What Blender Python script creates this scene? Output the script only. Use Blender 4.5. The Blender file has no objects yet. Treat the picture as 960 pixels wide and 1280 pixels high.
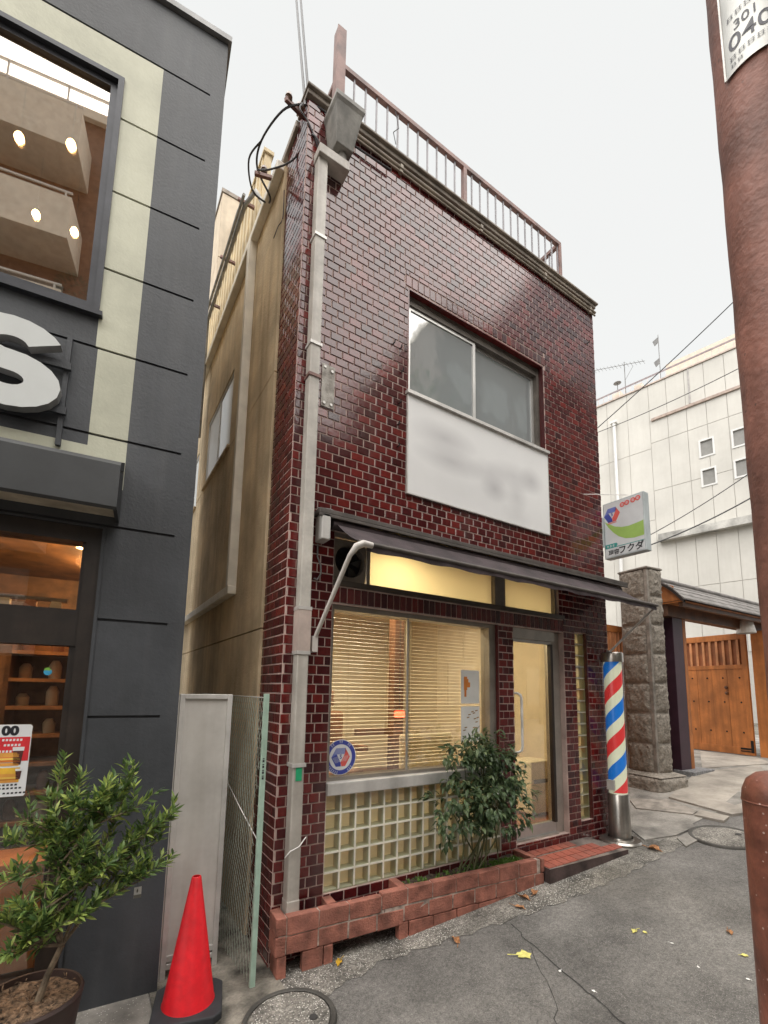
import bpy, math, random
import numpy as np
from mathutils import Vector, Matrix
random.seed(7)
rad = math.radians
S = bpy.context.scene
COL = S.collection

# ------------------------------------------------------------------ camera
CAM_R = np.array([[0.84393694, -0.53614336, 0.0179089], [0.08549374, 0.10146683, -0.99115857], [0.52958593, 0.83800643, 0.13146851]])
CF, CCX, CCY = 575.606, 480.0, 787.19
CAM = np.array([-1.10595, -3.05, 1.70])
cd = bpy.data.cameras.new('camera')
cam = bpy.data.objects.new('camera', cd)
COL.objects.link(cam)
cd.sensor_fit = 'VERTICAL'
cd.sensor_height = 36.0
cd.lens = 36.0 * CF / 1280
cd.shift_y = (CCY - 640) / 1280
cd.clip_start = 0.05
cd.clip_end = 1000
r_, u_, b_ = CAM_R[0], -CAM_R[1], -CAM_R[2]
cam.matrix_world = Matrix(((r_[0], u_[0], b_[0], CAM[0]), (r_[1], u_[1], b_[1], CAM[1]), (r_[2], u_[2], b_[2], CAM[2]), (0, 0, 0, 1)))
S.camera = cam

# ------------------------------------------------------------------ world, sun, exposure
SUN_EL, SUN_AZ = 60.0, -32.0            # the bright part of the cloud cover, behind the camera
w = bpy.data.worlds.new('World')
S.world = w
w.use_nodes = True
nt = w.node_tree
nt.nodes.clear()
wo = nt.nodes.new('ShaderNodeOutputWorld')
bg = nt.nodes.new('ShaderNodeBackground')
sky = nt.nodes.new('ShaderNodeTexSky')
sky.sky_type = 'NISHITA'
sky.sun_disc = False
sky.sun_elevation = rad(SUN_EL)
sky.sun_rotation = rad(180 - SUN_AZ)
hs = nt.nodes.new('ShaderNodeHueSaturation')
hs.inputs['Saturation'].default_value = 0.12
mx = nt.nodes.new('ShaderNodeMixRGB')
mx.inputs['Fac'].default_value = 0.86
mx.inputs['Color2'].default_value = (3.72, 3.76, 3.70, 1)     # even grey cloud
nt.links.new(sky.outputs['Color'], hs.inputs['Color'])
nt.links.new(hs.outputs['Color'], mx.inputs['Color1'])
nt.links.new(mx.outputs['Color'], bg.inputs['Color'])
nt.links.new(bg.outputs['Background'], wo.inputs['Surface'])
bg.inputs['Strength'].default_value = 0.052
sd = bpy.data.lights.new('sun', 'SUN')
sd.energy = 1.5
sd.angle = rad(100)
sd.color = (1.0, 0.955, 0.90)
sun = bpy.data.objects.new('sun', sd)
COL.objects.link(sun)
sdir = Vector((math.sin(rad(SUN_AZ)) * math.cos(rad(SUN_EL)), -math.cos(rad(SUN_AZ)) * math.cos(rad(SUN_EL)), math.sin(rad(SUN_EL))))
sun.rotation_euler = sdir.to_track_quat('Z', 'Y').to_euler()
sun.location = (0, -6, 20)
S.view_settings.view_transform = 'Standard'
S.view_settings.look = 'None'
S.view_settings.gamma = 1.0
S.view_settings.exposure = 2.28
S.render.engine = 'CYCLES'
S.cycles.max_bounces = 7
S.cycles.diffuse_bounces = 4
S.cycles.glossy_bounces = 4
S.cycles.transparent_max_bounces = 12
S.cycles.caustics_reflective = False
S.cycles.caustics_refractive = False
S.cycles.sample_clamp_indirect = 6.0
try:
    S.cycles.use_denoising = True
except Exception:
    pass

# ------------------------------------------------------------------ pixel helpers (photo pixel -> point on a real surface)
def ray(u, v):
    return CAM_R.T @ np.array([(u - CCX) / CF, (v - CCY) / CF, 1.0])
def on(u, v, ax, val):
    d = ray(u, v)
    return CAM + d * ((val - CAM[ax]) / d[ax])
def at_depth(u, v, D):
    return CAM + ray(u, v) * D
GX = [-30, -1, 0, .87, 2.2, 3.6, 5.6, 8, 12, 30, 60]
GZ = [-.10, -.075, -.055, -.02, .105, .2, .42, .55, .62, .7, .8]
def g(x):
    return float(np.interp(x, GX, GZ))
def onground(u, v):
    z = .2
    for i in range(120):
        p = on(u, v, 2, z)
        z = .7 * z + .3 * g(p[0])
    return p

# ------------------------------------------------------------------ materials
MATS = {}
def M(name, col, rough=.6, metal=0.0, var=.15, scale=6.0, bump=.0, bscale=40.0, spec=.5, streak=0.0, streakcol=None,
      specks=0.0, speckcol=(.7, .68, .64), speckscale=70.0, emit=0.0, trans=0.0, col2=None, grain=0.0, graincol=None, grainscale=(2, 2, 40), grit=0.0, gritscale=110.0):
    m = bpy.data.materials.new(name)
    m.use_nodes = True
    n = m.node_tree
    L = n.links.new
    b = n.nodes['Principled BSDF']
    b.inputs['Roughness'].default_value = rough
    b.inputs['Metallic'].default_value = metal
    b.inputs['Specular IOR Level'].default_value = spec
    geo = n.nodes.new('ShaderNodeNewGeometry')
    pos = geo.outputs['Position']
    def noise(sc, det=5.0, vec=None):
        t = n.nodes.new('ShaderNodeTexNoise')
        t.inputs['Scale'].default_value = sc
        t.inputs['Detail'].default_value = det
        L(vec if vec is not None else pos, t.inputs['Vector'])
        return t
    def mix(fac, a, bb, mode='MIX'):
        x = n.nodes.new('ShaderNodeMixRGB')
        x.blend_type = mode
        for s, v in ((x.inputs['Fac'], fac), (x.inputs['Color1'], a), (x.inputs['Color2'], bb)):
            if hasattr(v, 'node'):
                L(v, s)
            elif isinstance(v, (int, float)):
                s.default_value = v
            else:
                s.default_value = (*v, 1)
        return x.outputs['Color']
    def ramp(src, p0, p1):
        x = n.nodes.new('ShaderNodeMapRange')
        x.inputs['From Min'].default_value = p0
        x.inputs['From Max'].default_value = p1
        L(src, x.inputs['Value'])
        return x.outputs['Result']
    c = None
    c2 = col2 or tuple(max(0, v * (1 - var * 2.2)) for v in col)
    c1 = tuple(min(1, v * (1 + var * .6)) for v in col)
    t = noise(scale)
    c = mix(ramp(t.outputs['Fac'], .35, .7), c1, c2)
    if var > 0:
        t2 = noise(scale * 9, 3)
        c = mix(var, c, t2.outputs['Fac'], 'OVERLAY')
    if grit:
        tg2 = noise(gritscale, 2)
        c = mix(grit, c, ramp(tg2.outputs['Fac'], .3, .7), 'OVERLAY')
        tg3 = noise(gritscale * .35, 3)
        c = mix(grit * .7, c, ramp(tg3.outputs['Fac'], .3, .7), 'OVERLAY')
    if grain:
        vm = n.nodes.new('ShaderNodeVectorMath')
        vm.operation = 'MULTIPLY'
        vm.inputs[1].default_value = grainscale
        L(pos, vm.inputs[0])
        tg = noise(1.0, 6, vm.outputs['Vector'])
        f = n.nodes.new('ShaderNodeMath')
        f.operation = 'MULTIPLY'
        f.inputs[1].default_value = grain
        L(ramp(tg.outputs['Fac'], .4, .65), f.inputs[0])
        c = mix(f.outputs[0], c, graincol or tuple(v * .45 for v in col))
    if streak:
        vm = n.nodes.new('ShaderNodeVectorMath')
        vm.operation = 'MULTIPLY'
        vm.inputs[1].default_value = (9, 9, .55)
        L(pos, vm.inputs[0])
        ts = noise(1.0, 7, vm.outputs['Vector'])
        f = n.nodes.new('ShaderNodeMath')
        f.operation = 'MULTIPLY'
        f.inputs[1].default_value = streak
        L(ramp(ts.outputs['Fac'], .45, .72), f.inputs[0])
        c = mix(f.outputs[0], c, streakcol or tuple(v * .3 for v in col))
    if specks:
        vo = n.nodes.new('ShaderNodeTexVoronoi')
        vo.inputs['Scale'].default_value = speckscale
        L(pos, vo.inputs['Vector'])
        sx = n.nodes.new('ShaderNodeSeparateXYZ')
        L(vo.outputs['Color'], sx.inputs[0])
        th = n.nodes.new('ShaderNodeMath')
        th.operation = 'LESS_THAN'
        th.inputs[1].default_value = specks
        L(sx.outputs[0], th.inputs[0])
        dd = n.nodes.new('ShaderNodeMath')
        dd.operation = 'LESS_THAN'
        dd.inputs[1].default_value = .34
        L(vo.outputs['Distance'], dd.inputs[0])
        mm = n.nodes.new('ShaderNodeMath')
        mm.operation = 'MULTIPLY'
        L(th.outputs[0], mm.inputs[0])
        L(dd.outputs[0], mm.inputs[1])
        big = noise(1.3, 3)
        m3 = n.nodes.new('ShaderNodeMath')
        m3.operation = 'MULTIPLY'
        L(mm.outputs[0], m3.inputs[0])
        L(ramp(big.outputs['Fac'], .35, .6), m3.inputs[1])
        c = mix(m3.outputs[0], c, speckcol)
    L(c, b.inputs['Base Color'])
    if bump:
        bp = n.nodes.new('ShaderNodeBump')
        bp.inputs['Strength'].default_value = min(1, bump)
        bp.inputs['Distance'].default_value = .012
        tb = noise(bscale, 6)
        L(tb.outputs['Fac'], bp.inputs['Height'])
        L(bp.outputs['Normal'], b.inputs['Normal'])
    if trans:
        b.inputs['Transmission Weight'].default_value = trans
    if emit:
        L(c, b.inputs['Emission Color'])
        b.inputs['Emission Strength'].default_value = emit
    MATS[name] = m
    return m

def emis(name, col, st):
    m = bpy.data.materials.new(name)
    m.use_nodes = True
    n = m.node_tree
    n.nodes.clear()
    o = n.nodes.new('ShaderNodeOutputMaterial')
    e = n.nodes.new('ShaderNodeEmission')
    e.inputs['Color'].default_value = (*col, 1)
    e.inputs['Strength'].default_value = st
    n.links.new(e.outputs[0], o.inputs['Surface'])
    return m

def schlick(n):
    lw = n.nodes.new('ShaderNodeLayerWeight')
    lw.inputs['Blend'].default_value = .5
    pw = n.nodes.new('ShaderNodeMath')
    pw.operation = 'POWER'
    pw.inputs[1].default_value = 5.0
    n.links.new(lw.outputs['Facing'], pw.inputs[0])
    ma = n.nodes.new('ShaderNodeMath')
    ma.operation = 'MULTIPLY_ADD'
    ma.inputs[1].default_value = .96
    ma.inputs[2].default_value = .04
    n.links.new(pw.outputs[0], ma.inputs[0])
    return ma

def glass(name, tint=(.95, .95, .95), base=.06, k=1.0, rough=0.0, wav=0.0):
    m = bpy.data.materials.new(name)
    m.use_nodes = True
    n = m.node_tree
    n.nodes.clear()
    L = n.links.new
    o = n.nodes.new('ShaderNodeOutputMaterial')
    t = n.nodes.new('ShaderNodeBsdfTransparent')
    t.inputs['Color'].default_value = (*tint, 1)
    gl = n.nodes.new('ShaderNodeBsdfGlossy')
    gl.inputs['Roughness'].default_value = rough
    fr = schlick(n)
    ma = n.nodes.new('ShaderNodeMath')
    ma.operation = 'MULTIPLY_ADD'
    ma.inputs[1].default_value = k
    ma.inputs[2].default_value = base
    ma.use_clamp = True
    L(fr.outputs[0], ma.inputs[0])
    ms = n.nodes.new('ShaderNodeMixShader')
    L(ma.outputs[0], ms.inputs['Fac'])
    L(t.outputs[0], ms.inputs[1])
    L(gl.outputs[0], ms.inputs[2])
    if wav:
        ge = n.nodes.new('ShaderNodeNewGeometry')
        tn = n.nodes.new('ShaderNodeTexNoise')
        tn.inputs['Scale'].default_value = 2.2
        tn.inputs['Detail'].default_value = 2
        L(ge.outputs['Position'], tn.inputs['Vector'])
        bp = n.nodes.new('ShaderNodeBump')
        bp.inputs['Strength'].default_value = wav
        bp.inputs['Distance'].default_value = .05
        L(tn.outputs['Fac'], bp.inputs['Height'])
        L(bp.outputs['Normal'], gl.inputs['Normal'])
    L(ms.outputs[0], o.inputs['Surface'])
    return m

def dullglass(name, col, base, k, rough):
    m = glass(name, (1, 1, 1), base, k, rough, .10)
    n = m.node_tree
    t = [x for x in n.nodes if x.type == 'BSDF_TRANSPARENT'][0]
    ms = [x for x in n.nodes if x.type == 'MIX_SHADER'][0]
    d = n.nodes.new('ShaderNodeBsdfDiffuse')
    d.inputs['Color'].default_value = (*col, 1)
    n.links.new(d.outputs[0], ms.inputs[1])
    return m

def frosted(name, col, tr=.6, rough=.3, bumps=0.0, bscale=(60, 60, 60)):
    m = bpy.data.materials.new(name)
    m.use_nodes = True
    n = m.node_tree
    n.nodes.clear()
    L = n.links.new
    o = n.nodes.new('ShaderNodeOutputMaterial')
    d = n.nodes.new('ShaderNodeBsdfDiffuse')
    t = n.nodes.new('ShaderNodeBsdfTranslucent')
    gl = n.nodes.new('ShaderNodeBsdfGlossy')
    gl.inputs['Roughness'].default_value = rough
    for x in (d, t):
        x.inputs['Color'].default_value = (*col, 1)
    ms = n.nodes.new('ShaderNodeMixShader')
    ms.inputs['Fac'].default_value = tr
    L(d.outputs[0], ms.inputs[1])
    L(t.outputs[0], ms.inputs[2])
    fr = schlick(n)
    m2 = n.nodes.new('ShaderNodeMixShader')
    L(fr.outputs[0], m2.inputs['Fac'])
    L(ms.outputs[0], m2.inputs[1])
    L(gl.outputs[0], m2.inputs[2])
    if bumps:
        ge = n.nodes.new('ShaderNodeNewGeometry')
        vm = n.nodes.new('ShaderNodeVectorMath')
        vm.operation = 'MULTIPLY'
        vm.inputs[1].default_value = bscale
        L(ge.outputs['Position'], vm.inputs[0])
        tn = n.nodes.new('ShaderNodeTexNoise')
        tn.inputs['Scale'].default_value = 1
        L(vm.outputs[0], tn.inputs['Vector'])
        bp = n.nodes.new('ShaderNodeBump')
        bp.inputs['Strength'].default_value = bumps
        bp.inputs['Distance'].default_value = .01
        L(tn.outputs['Fac'], bp.inputs['Height'])
        for x in (d, t, gl):
            L(bp.outputs['Normal'], x.inputs['Normal'])
    L(m2.outputs[0], o.inputs['Surface'])
    return m

def tile_mat(name, stops, rough=.14, bump=.25):
    """glazed tile: one tone for each tile (object or island), slightly wavy glaze"""
    m = bpy.data.materials.new(name)
    m.use_nodes = True
    n = m.node_tree
    L = n.links.new
    b = n.nodes['Principled BSDF']
    oi = n.nodes.new('ShaderNodeObjectInfo')
    ge = n.nodes.new('ShaderNodeNewGeometry')
    ad = n.nodes.new('ShaderNodeMath')
    ad.operation = 'ADD'
    L(oi.outputs['Random'], ad.inputs[0])
    L(ge.outputs['Random Per Island'], ad.inputs[1])
    fr = n.nodes.new('ShaderNodeMath')
    fr.operation = 'FRACT'
    L(ad.outputs[0], fr.inputs[0])
    cr = n.nodes.new('ShaderNodeValToRGB')
    el = cr.color_ramp.elements
    while len(el) < len(stops):
        el.new(.5)
    for e, (p, c) in zip(el, stops):
        e.position = p
        e.color = (*c, 1)
    L(fr.outputs[0], cr.inputs['Fac'])
    nz = n.nodes.new('ShaderNodeTexNoise')
    nz.inputs['Scale'].default_value = 35
    nz.inputs['Detail'].default_value = 4
    L(ge.outputs['Position'], nz.inputs['Vector'])
    mxn = n.nodes.new('ShaderNodeMixRGB')
    mxn.blend_type = 'OVERLAY'
    mxn.inputs['Fac'].default_value = .45
    L(cr.outputs['Color'], mxn.inputs['Color1'])
    L(nz.outputs['Fac'], mxn.inputs['Color2'])
    # grime and lime bloom in large soft patches
    n2 = n.nodes.new('ShaderNodeTexNoise')
    n2.inputs['Scale'].default_value = 1.1
    n2.inputs['Detail'].default_value = 6
    L(ge.outputs['Position'], n2.inputs['Vector'])
    mr = n.nodes.new('ShaderNodeMapRange')
    mr.inputs['From Min'].default_value = .5
    mr.inputs['From Max'].default_value = .78
    mr.inputs['To Max'].default_value = .22
    L(n2.outputs['Fac'], mr.inputs['Value'])
    m4 = n.nodes.new('ShaderNodeMixRGB')
    m4.inputs['Color2'].default_value = (.06, .045, .045, 1)
    L(mr.outputs['Result'], m4.inputs['Fac'])
    L(mxn.outputs['Color'], m4.inputs['Color1'])
    vm = n.nodes.new('ShaderNodeVectorMath')
    vm.operation = 'MULTIPLY'
    vm.inputs[1].default_value = (5, 5, .45)
    L(ge.outputs['Position'], vm.inputs[0])
    n5 = n.nodes.new('ShaderNodeTexNoise')
    n5.inputs['Scale'].default_value = 1
    n5.inputs['Detail'].default_value = 7
    L(vm.outputs[0], n5.inputs['Vector'])
    mr5 = n.nodes.new('ShaderNodeMapRange')
    mr5.inputs['From Min'].default_value = .54
    mr5.inputs['From Max'].default_value = .74
    mr5.inputs['To Max'].default_value = .42
    L(n5.outputs['Fac'], mr5.inputs['Value'])
    m5 = n.nodes.new('ShaderNodeMixRGB')
    m5.inputs['Color2'].default_value = (.10, .075, .07, 1)
    L(mr5.outputs['Result'], m5.inputs['Fac'])
    L(m4.outputs['Color'], m5.inputs['Color1'])
    L(m5.outputs['Color'], b.inputs['Base Color'])
    r2 = n.nodes.new('ShaderNodeMapRange')
    r2.inputs['To Min'].default_value = rough * .7
    r2.inputs['To Max'].default_value = rough * 2.0
    L(n2.outputs['Fac'], r2.inputs['Value'])
    L(r2.outputs['Result'], b.inputs['Roughness'])
    b.inputs['Specular IOR Level'].default_value = .6
    bp = n.nodes.new('ShaderNodeBump')
    bp.inputs['Strength'].default_value = bump
    bp.inputs['Distance'].default_value = .004
    n3 = n.nodes.new('ShaderNodeTexNoise')
    n3.inputs['Scale'].default_value = 24
    L(ge.outputs['Position'], n3.inputs['Vector'])
    L(n3.outputs['Fac'], bp.inputs['Height'])
    L(bp.outputs['Normal'], b.inputs['Normal'])
    return m

def leaf_mat(name, a, bcol, c, rough=.42, trans=.35):
    m = bpy.data.materials.new(name)
    m.use_nodes = True
    n = m.node_tree
    L = n.links.new
    b = n.nodes['Principled BSDF']
    out = n.nodes['Material Output']
    ge = n.nodes.new('ShaderNodeNewGeometry')
    cr = n.nodes.new('ShaderNodeValToRGB')
    el = cr.color_ramp.elements
    el.new(.5)
    for e, (p, cc) in zip(el, ((0, a), (.6, bcol), (1, c))):
        e.position = p
        e.color = (*cc, 1)
    L(ge.outputs['Random Per Island'], cr.inputs['Fac'])
    L(cr.outputs['Color'], b.inputs['Base Color'])
    b.inputs['Roughness'].default_value = rough
    t = n.nodes.new('ShaderNodeBsdfTranslucent')
    L(cr.outputs['Color'], t.inputs['Color'])
    ms = n.nodes.new('ShaderNodeMixShader')
    ms.inputs['Fac'].default_value = trans
    L(b.outputs[0], ms.inputs[1])
    L(t.outputs[0], ms.inputs[2])
    L(ms.outputs[0], out.inputs['Surface'])
    return m

# ------------------------------------------------------------------ mesh builder
class MB:
    def __init__(s):
        s.v, s.f, s.m = [], [], []
    def poly(s, pts, mi=0):
        i = len(s.v)
        s.v += [tuple(map(float, p)) for p in pts]
        s.f.append(tuple(range(i, i + len(pts))))
        s.m.append(mi)
        return s
    def mesh(s, vs, fs, mi=0):
        i = len(s.v)
        s.v += [tuple(map(float, p)) for p in vs]
        for q in fs:
            s.f.append(tuple(i + k for k in q))
            s.m.append(mi)
        return s
    def box(s, x0, x1, y0, y1, z0, z1, mi=0):
        vs = [(x0, y0, z0), (x1, y0, z0), (x1, y1, z0), (x0, y1, z0), (x0, y0, z1), (x1, y0, z1), (x1, y1, z1), (x0, y1, z1)]
        return s.mesh(vs, [(0, 3, 2, 1), (4, 5, 6, 7), (0, 1, 5, 4), (1, 2, 6, 5), (2, 3, 7, 6), (3, 0, 4, 7)], mi)
    def bar(s, a, b, wx, wy, mi=0, up=(0, 0, 1)):
        """square bar from a to b"""
        a, b = Vector(a), Vector(b)
        d = (b - a).normalized()
        u = Vector(up)
        if abs(d.dot(u)) > .98:
            u = Vector((0, 1, 0))
        x = d.cross(u).normalized()
        y = x.cross(d).normalized()
        vs = []
        for p in (a, b):
            for sx, sy in ((-1, -1), (1, -1), (1, 1), (-1, 1)):
                vs.append(p + x * (sx * wx / 2) + y * (sy * wy / 2))
        return s.mesh(vs, [(0, 1, 2, 3), (7, 6, 5, 4), (0, 4, 5, 1), (1, 5, 6, 2), (2, 6, 7, 3), (3, 7, 4, 0)], mi)
    def tube(s, pts, r, n=8, mi=0, cap=True):
        pts = [Vector(p) for p in pts]
        rs = r if isinstance(r, (list, tuple)) else [r] * len(pts)
        rings = []
        prev = None
        for i, p in enumerate(pts):
            d = (pts[min(i + 1, len(pts) - 1)] - pts[max(i - 1, 0)]).normalized()
            if prev is None:
                u = Vector((0, 0, 1)) if abs(d.z) < .9 else Vector((1, 0, 0))
                x = d.cross(u).normalized()
            else:
                x = (prev - d * prev.dot(d)).normalized()
            prev = x
            y = d.cross(x)
            rings.append([p + (x * math.cos(2 * math.pi * k / n) + y * math.sin(2 * math.pi * k / n)) * rs[i] for k in range(n)])
        vs = [q for ring in rings for q in ring]
        fs = []
        for i in range(len(pts) - 1):
            for k in range(n):
                fs.append((i * n + k, i * n + (k + 1) % n, (i + 1) * n + (k + 1) % n, (i + 1) * n + k))
        if cap:
            fs.append(tuple(range(n))[::-1])
            fs.append(tuple((len(pts) - 1) * n + k for k in range(n)))
        return s.mesh(vs, fs, mi)
    def lathe(s, prof, c=(0, 0, 0), n=24, mi=0, a0=0.0, a1=2 * math.pi):
        full = abs(a1 - a0 - 2 * math.pi) < 1e-6
        k = n if full else n + 1
        vs = []
        for r, z in prof:
            for i in range(k):
                a = a0 + (a1 - a0) * i / n
                vs.append((c[0] + r * math.cos(a), c[1] + r * math.sin(a), c[2] + z))
        fs = []
        for j in range(len(prof) - 1):
            for i in range(n):
                i2 = (i + 1) % k
                fs.append((j * k + i, j * k + i2, (j + 1) * k + i2, (j + 1) * k + i))
        return s.mesh(vs, fs, mi)
    def prism(s, poly, fn, t0, t1, mi=0):
        """2-D polygon extruded: fn(u, v, t) -> point"""
        n = len(poly)
        vs = [fn(a, b, t0) for a, b in poly] + [fn(a, b, t1) for a, b in poly]
        fs = [tuple(range(n)), tuple(range(2 * n - 1, n - 1, -1))]
        for i in range(n):
            j = (i + 1) % n
            fs.append((i, n + i, n + j, j))
        return s.mesh(vs, fs, mi)
    def build(s, name, mats, parent=None, smooth=False, bevel=0.0, loc=None):
        me = bpy.data.meshes.new(name)
        me.from_pydata(s.v, [], s.f)
        if not isinstance(mats, (list, tuple)):
            mats = [mats]
        for m in mats:
            me.materials.append(m)
        if len(mats) > 1:
            me.polygons.foreach_set('material_index', s.m)
        if smooth:
            me.polygons.foreach_set('use_smooth', [True] * len(me.polygons))
        me.update()
        o = bpy.data.objects.new(name, me)
        COL.objects.link(o)
        if parent:
            o.parent = parent
        if loc is not None:
            o.location = loc
        if smooth:
            try:
                me.set_sharp_from_angle(angle=rad(40))
            except Exception:
                pass
        if bevel:
            b = o.modifiers.new('bevel', 'BEVEL')
            b.width = bevel
            b.segments = 2
            b.limit_method = 'ANGLE'
        return o

def thing(name, label, cat, loc=(0, 0, 0), rz=0.0, group=None):
    o = bpy.data.objects.new(name, None)
    COL.objects.link(o)
    o.empty_display_size = .1
    o.location = loc
    o.rotation_euler = (0, 0, rz)
    o['label'] = label
    o['category'] = cat
    if group:
        o['group'] = group
    return o
def tag(o, label, cat, group=None):
    o['label'] = label
    o['category'] = cat
    if group:
        o['group'] = group
    return o
def struct(o):
    o['kind'] = 'structure'
    return o
def stuff(o, label=None, cat=None):
    o['kind'] = 'stuff'
    if label:
        o['label'] = label
        o['category'] = cat
    return o
def inst(src, name, parent, loc, scale=(1, 1, 1), rot=(0, 0, 0)):
    o = bpy.data.objects.new(name, src)
    COL.objects.link(o)
    o.parent = parent
    o.location = loc
    o.scale = scale
    o.rotation_euler = rot
    return o
def minus(rects, holes):
    out = list(rects)
    for h in holes:
        nx = []
        for (a, b, c, d) in out:
            if h[0] >= b or h[1] <= a or h[2] >= d or h[3] <= c:
                nx.append((a, b, c, d))
                continue
            if a < h[0]:
                nx.append((a, h[0], c, d))
            if h[1] < b:
                nx.append((h[1], b, c, d))
            m0, m1 = max(a, h[0]), min(b, h[1])
            if c < h[2]:
                nx.append((m0, m1, c, h[2]))
            if h[3] < d:
                nx.append((m0, m1, h[3], d))
        out = nx
    return out
def text2d(txt, size=1.0, bold=0.0):
    cu = bpy.data.curves.new('t', 'FONT')
    cu.body = txt
    cu.size = size
    cu.offset = bold
    cu.align_x = 'CENTER'
    cu.resolution_u = 4
    o = bpy.data.objects.new('t', cu)
    COL.objects.link(o)
    bpy.context.view_layer.update()
    dg = bpy.context.evaluated_depsgraph_get()
    me = bpy.data.meshes.new_from_object(o.evaluated_get(dg))
    vs = [(v.co.x, v.co.y) for v in me.vertices]
    fs = [tuple(p.vertices) for p in me.polygons]
    bpy.data.objects.remove(o)
    bpy.data.curves.remove(cu)
    return vs, fs
def circ(cx, cy, r, n=24, a0=0, a1=2 * math.pi):
    return [(cx + r * math.cos(a0 + (a1 - a0) * i / n), cy + r * math.sin(a0 + (a1 - a0) * i / n)) for i in range(n)]

# ------------------------------------------------------------------ material library
asphalt = M('asphalt', (.195, .184, .170), .88, var=.22, scale=1.7, bump=.8, bscale=260, specks=.22, speckcol=(.36, .34, .32), speckscale=150, grit=.30, gritscale=120)
gutter_c = M('gutter_concrete', (.22, .205, .18), .9, var=.3, scale=3.5, bump=.9, bscale=120, specks=.5, speckcol=(.66, .63, .58), speckscale=85, grit=.5, gritscale=80)
conc = M('old_concrete', (.30, .28, .25), .9, var=.28, scale=3, bump=.7, bscale=90, specks=.12, speckcol=(.5, .48, .45), speckscale=110)
conc_l = M('light_concrete', (.39, .35, .30), .9, var=.2, scale=2.5, bump=.6, bscale=110)
bounce_pale = M('pale_bounce_coat', (.74, .68, .57), .9, var=.1, scale=2, streak=.3)  # wall colour unknown, made pale to bounce light into the alley
dirt = M('dirty_alley_concrete', (.23, .21, .175), .95, var=.4, scale=7, bump=1, bscale=60)
grout = M('grout', (.58, .44, .39), .9, var=.15, scale=5, bump=.3, bscale=160, streak=.3, streakcol=(.25, .19, .17))
tile = tile_mat('oxblood_glazed_tile', [(0, (.042, .008, .010)), (.15, (.062, .009, .011)), (.45, (.088, .011, .012)), (.7, (.112, .014, .014)), (.92, (.165, .019, .016)), (1, (.075, .012, .014))], rough=.09, bump=.14)
redtile = tile_mat('red_quarry_tile', [(0, (.30, .075, .05)), (.5, (.38, .10, .065)), (1, (.27, .085, .06))], rough=.5, bump=.3)
pbrick = M('planter_brick', (.40, .155, .11), .85, var=.26, scale=9, bump=.6, bscale=90, streak=.38, streakcol=(.11, .065, .05))
alu = M('aluminium', (.62, .61, .59), .38, metal=.75, var=.08, scale=4)
alu_w = M('pale_aluminium', (.68, .66, .63), .45, metal=.35, var=.1, scale=6, streak=.25)
bronze = M('bronze_frame', (.10, .085, .07), .45, metal=.4, var=.1)
steel = M('brushed_steel', (.50, .47, .43), .28, metal=.9, var=.12, scale=5, grain=.4, grainscale=(60, 60, 2))
spout_m = M('painted_downspout', (.56, .53, .48), .5, var=.14, scale=5, streak=.6, streakcol=(.24, .20, .17))
beige_pipe = M('beige_pipe', (.80, .75, .65), .5, var=.08, streak=.25, streakcol=(.5, .42, .3))
tanwall = M('tan_mortar_wall', (.74, .59, .39), .92, var=.18, scale=1.6, bump=.6, bscale=60, streak=.48, streakcol=(.34, .23, .12))
coping_m = M('coping', (.30, .255, .21), .7, var=.2, streak=.4)
roof_m = M('roof_slab', (.3, .3, .29), .9)
rustrail = M('brown_rail_paint', (.24, .13, .11), .55, var=.25, scale=8)
baluster_m = M('grey_baluster_paint', (.30, .29, .31), .5, var=.1)
darkbox = M('grey_rain_head', (.27, .26, .235), .6, var=.25, streak=.5)
panelwhite = M('white_panel_board', (.82, .82, .815), .35, var=.04, scale=1.2)
smudge = M('faded_print', (.60, .59, .60), .4, var=.05)
awnfab = M('awning_fabric', (.055, .040, .043), .9, var=.25, scale=5, bump=.2, bscale=200)
awnrail = M('awning_rail', (.10, .085, .075), .6, var=.2)
armwhite = M('arm_white', (.62, .58, .54), .4, var=.08)
clear = glass('clear_glass', (.90, .91, .88), .15, 1.6)
doorglass = glass('door_glass', (.82, .81, .74), .16, 1.8)
upglass = dullglass('upper_window_glass', (.30, .335, .345), .30, 1.2, .05)
shopglass = glass('shop_glass', (.88, .86, .82), .05, 1.3)
mirrorwin = glass('reflective_window_glass', (.85, .80, .72), .34, 2.0)
[x for x in mirrorwin.node_tree.nodes if x.type == 'BSDF_GLOSSY'][0].inputs['Color'].default_value = (.90, .84, .78, 1)
frost = frosted('frosted_glass', (.80, .75, .58), .62, .25, .15, (300, 300, 300))
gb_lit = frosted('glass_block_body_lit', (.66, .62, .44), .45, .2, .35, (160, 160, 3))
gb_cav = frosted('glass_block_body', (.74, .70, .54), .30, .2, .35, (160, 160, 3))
gb_front = glass('glass_block_face', (.80, .83, .76), .05, 1.2, rough=.04)
gb_joint = M('glass_block_joint', (.84, .81, .70), .8, var=.1)
slat_m = M('blind_slat', (.66, .57, .40), .5, var=.06)
cream = M('cream_wall', (.66, .58, .43), .8, var=.06)
creamc = M('cream_ceiling', (.75, .70, .58), .8, var=.04)
woodfloor = M('wood_floor', (.30, .12, .05), .45, var=.2, grain=.4, grainscale=(3, 30, 3))
creambox = M('cream_appliance', (.72, .66, .48), .4, var=.05)
brownl = M('brown_leather', (.16, .07, .035), .4, var=.2)
paper = M('paper', (.80, .79, .76), .8, var=.05)
orange_ink = M('orange_ink', (.75, .25, .05), .7)
blue_ink = M('blue_ink', (.055, .075, .36), .5, var=.03)
blue_ink2 = M('light_blue_ink', (.16, .20, .52), .5, var=.03)
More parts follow.
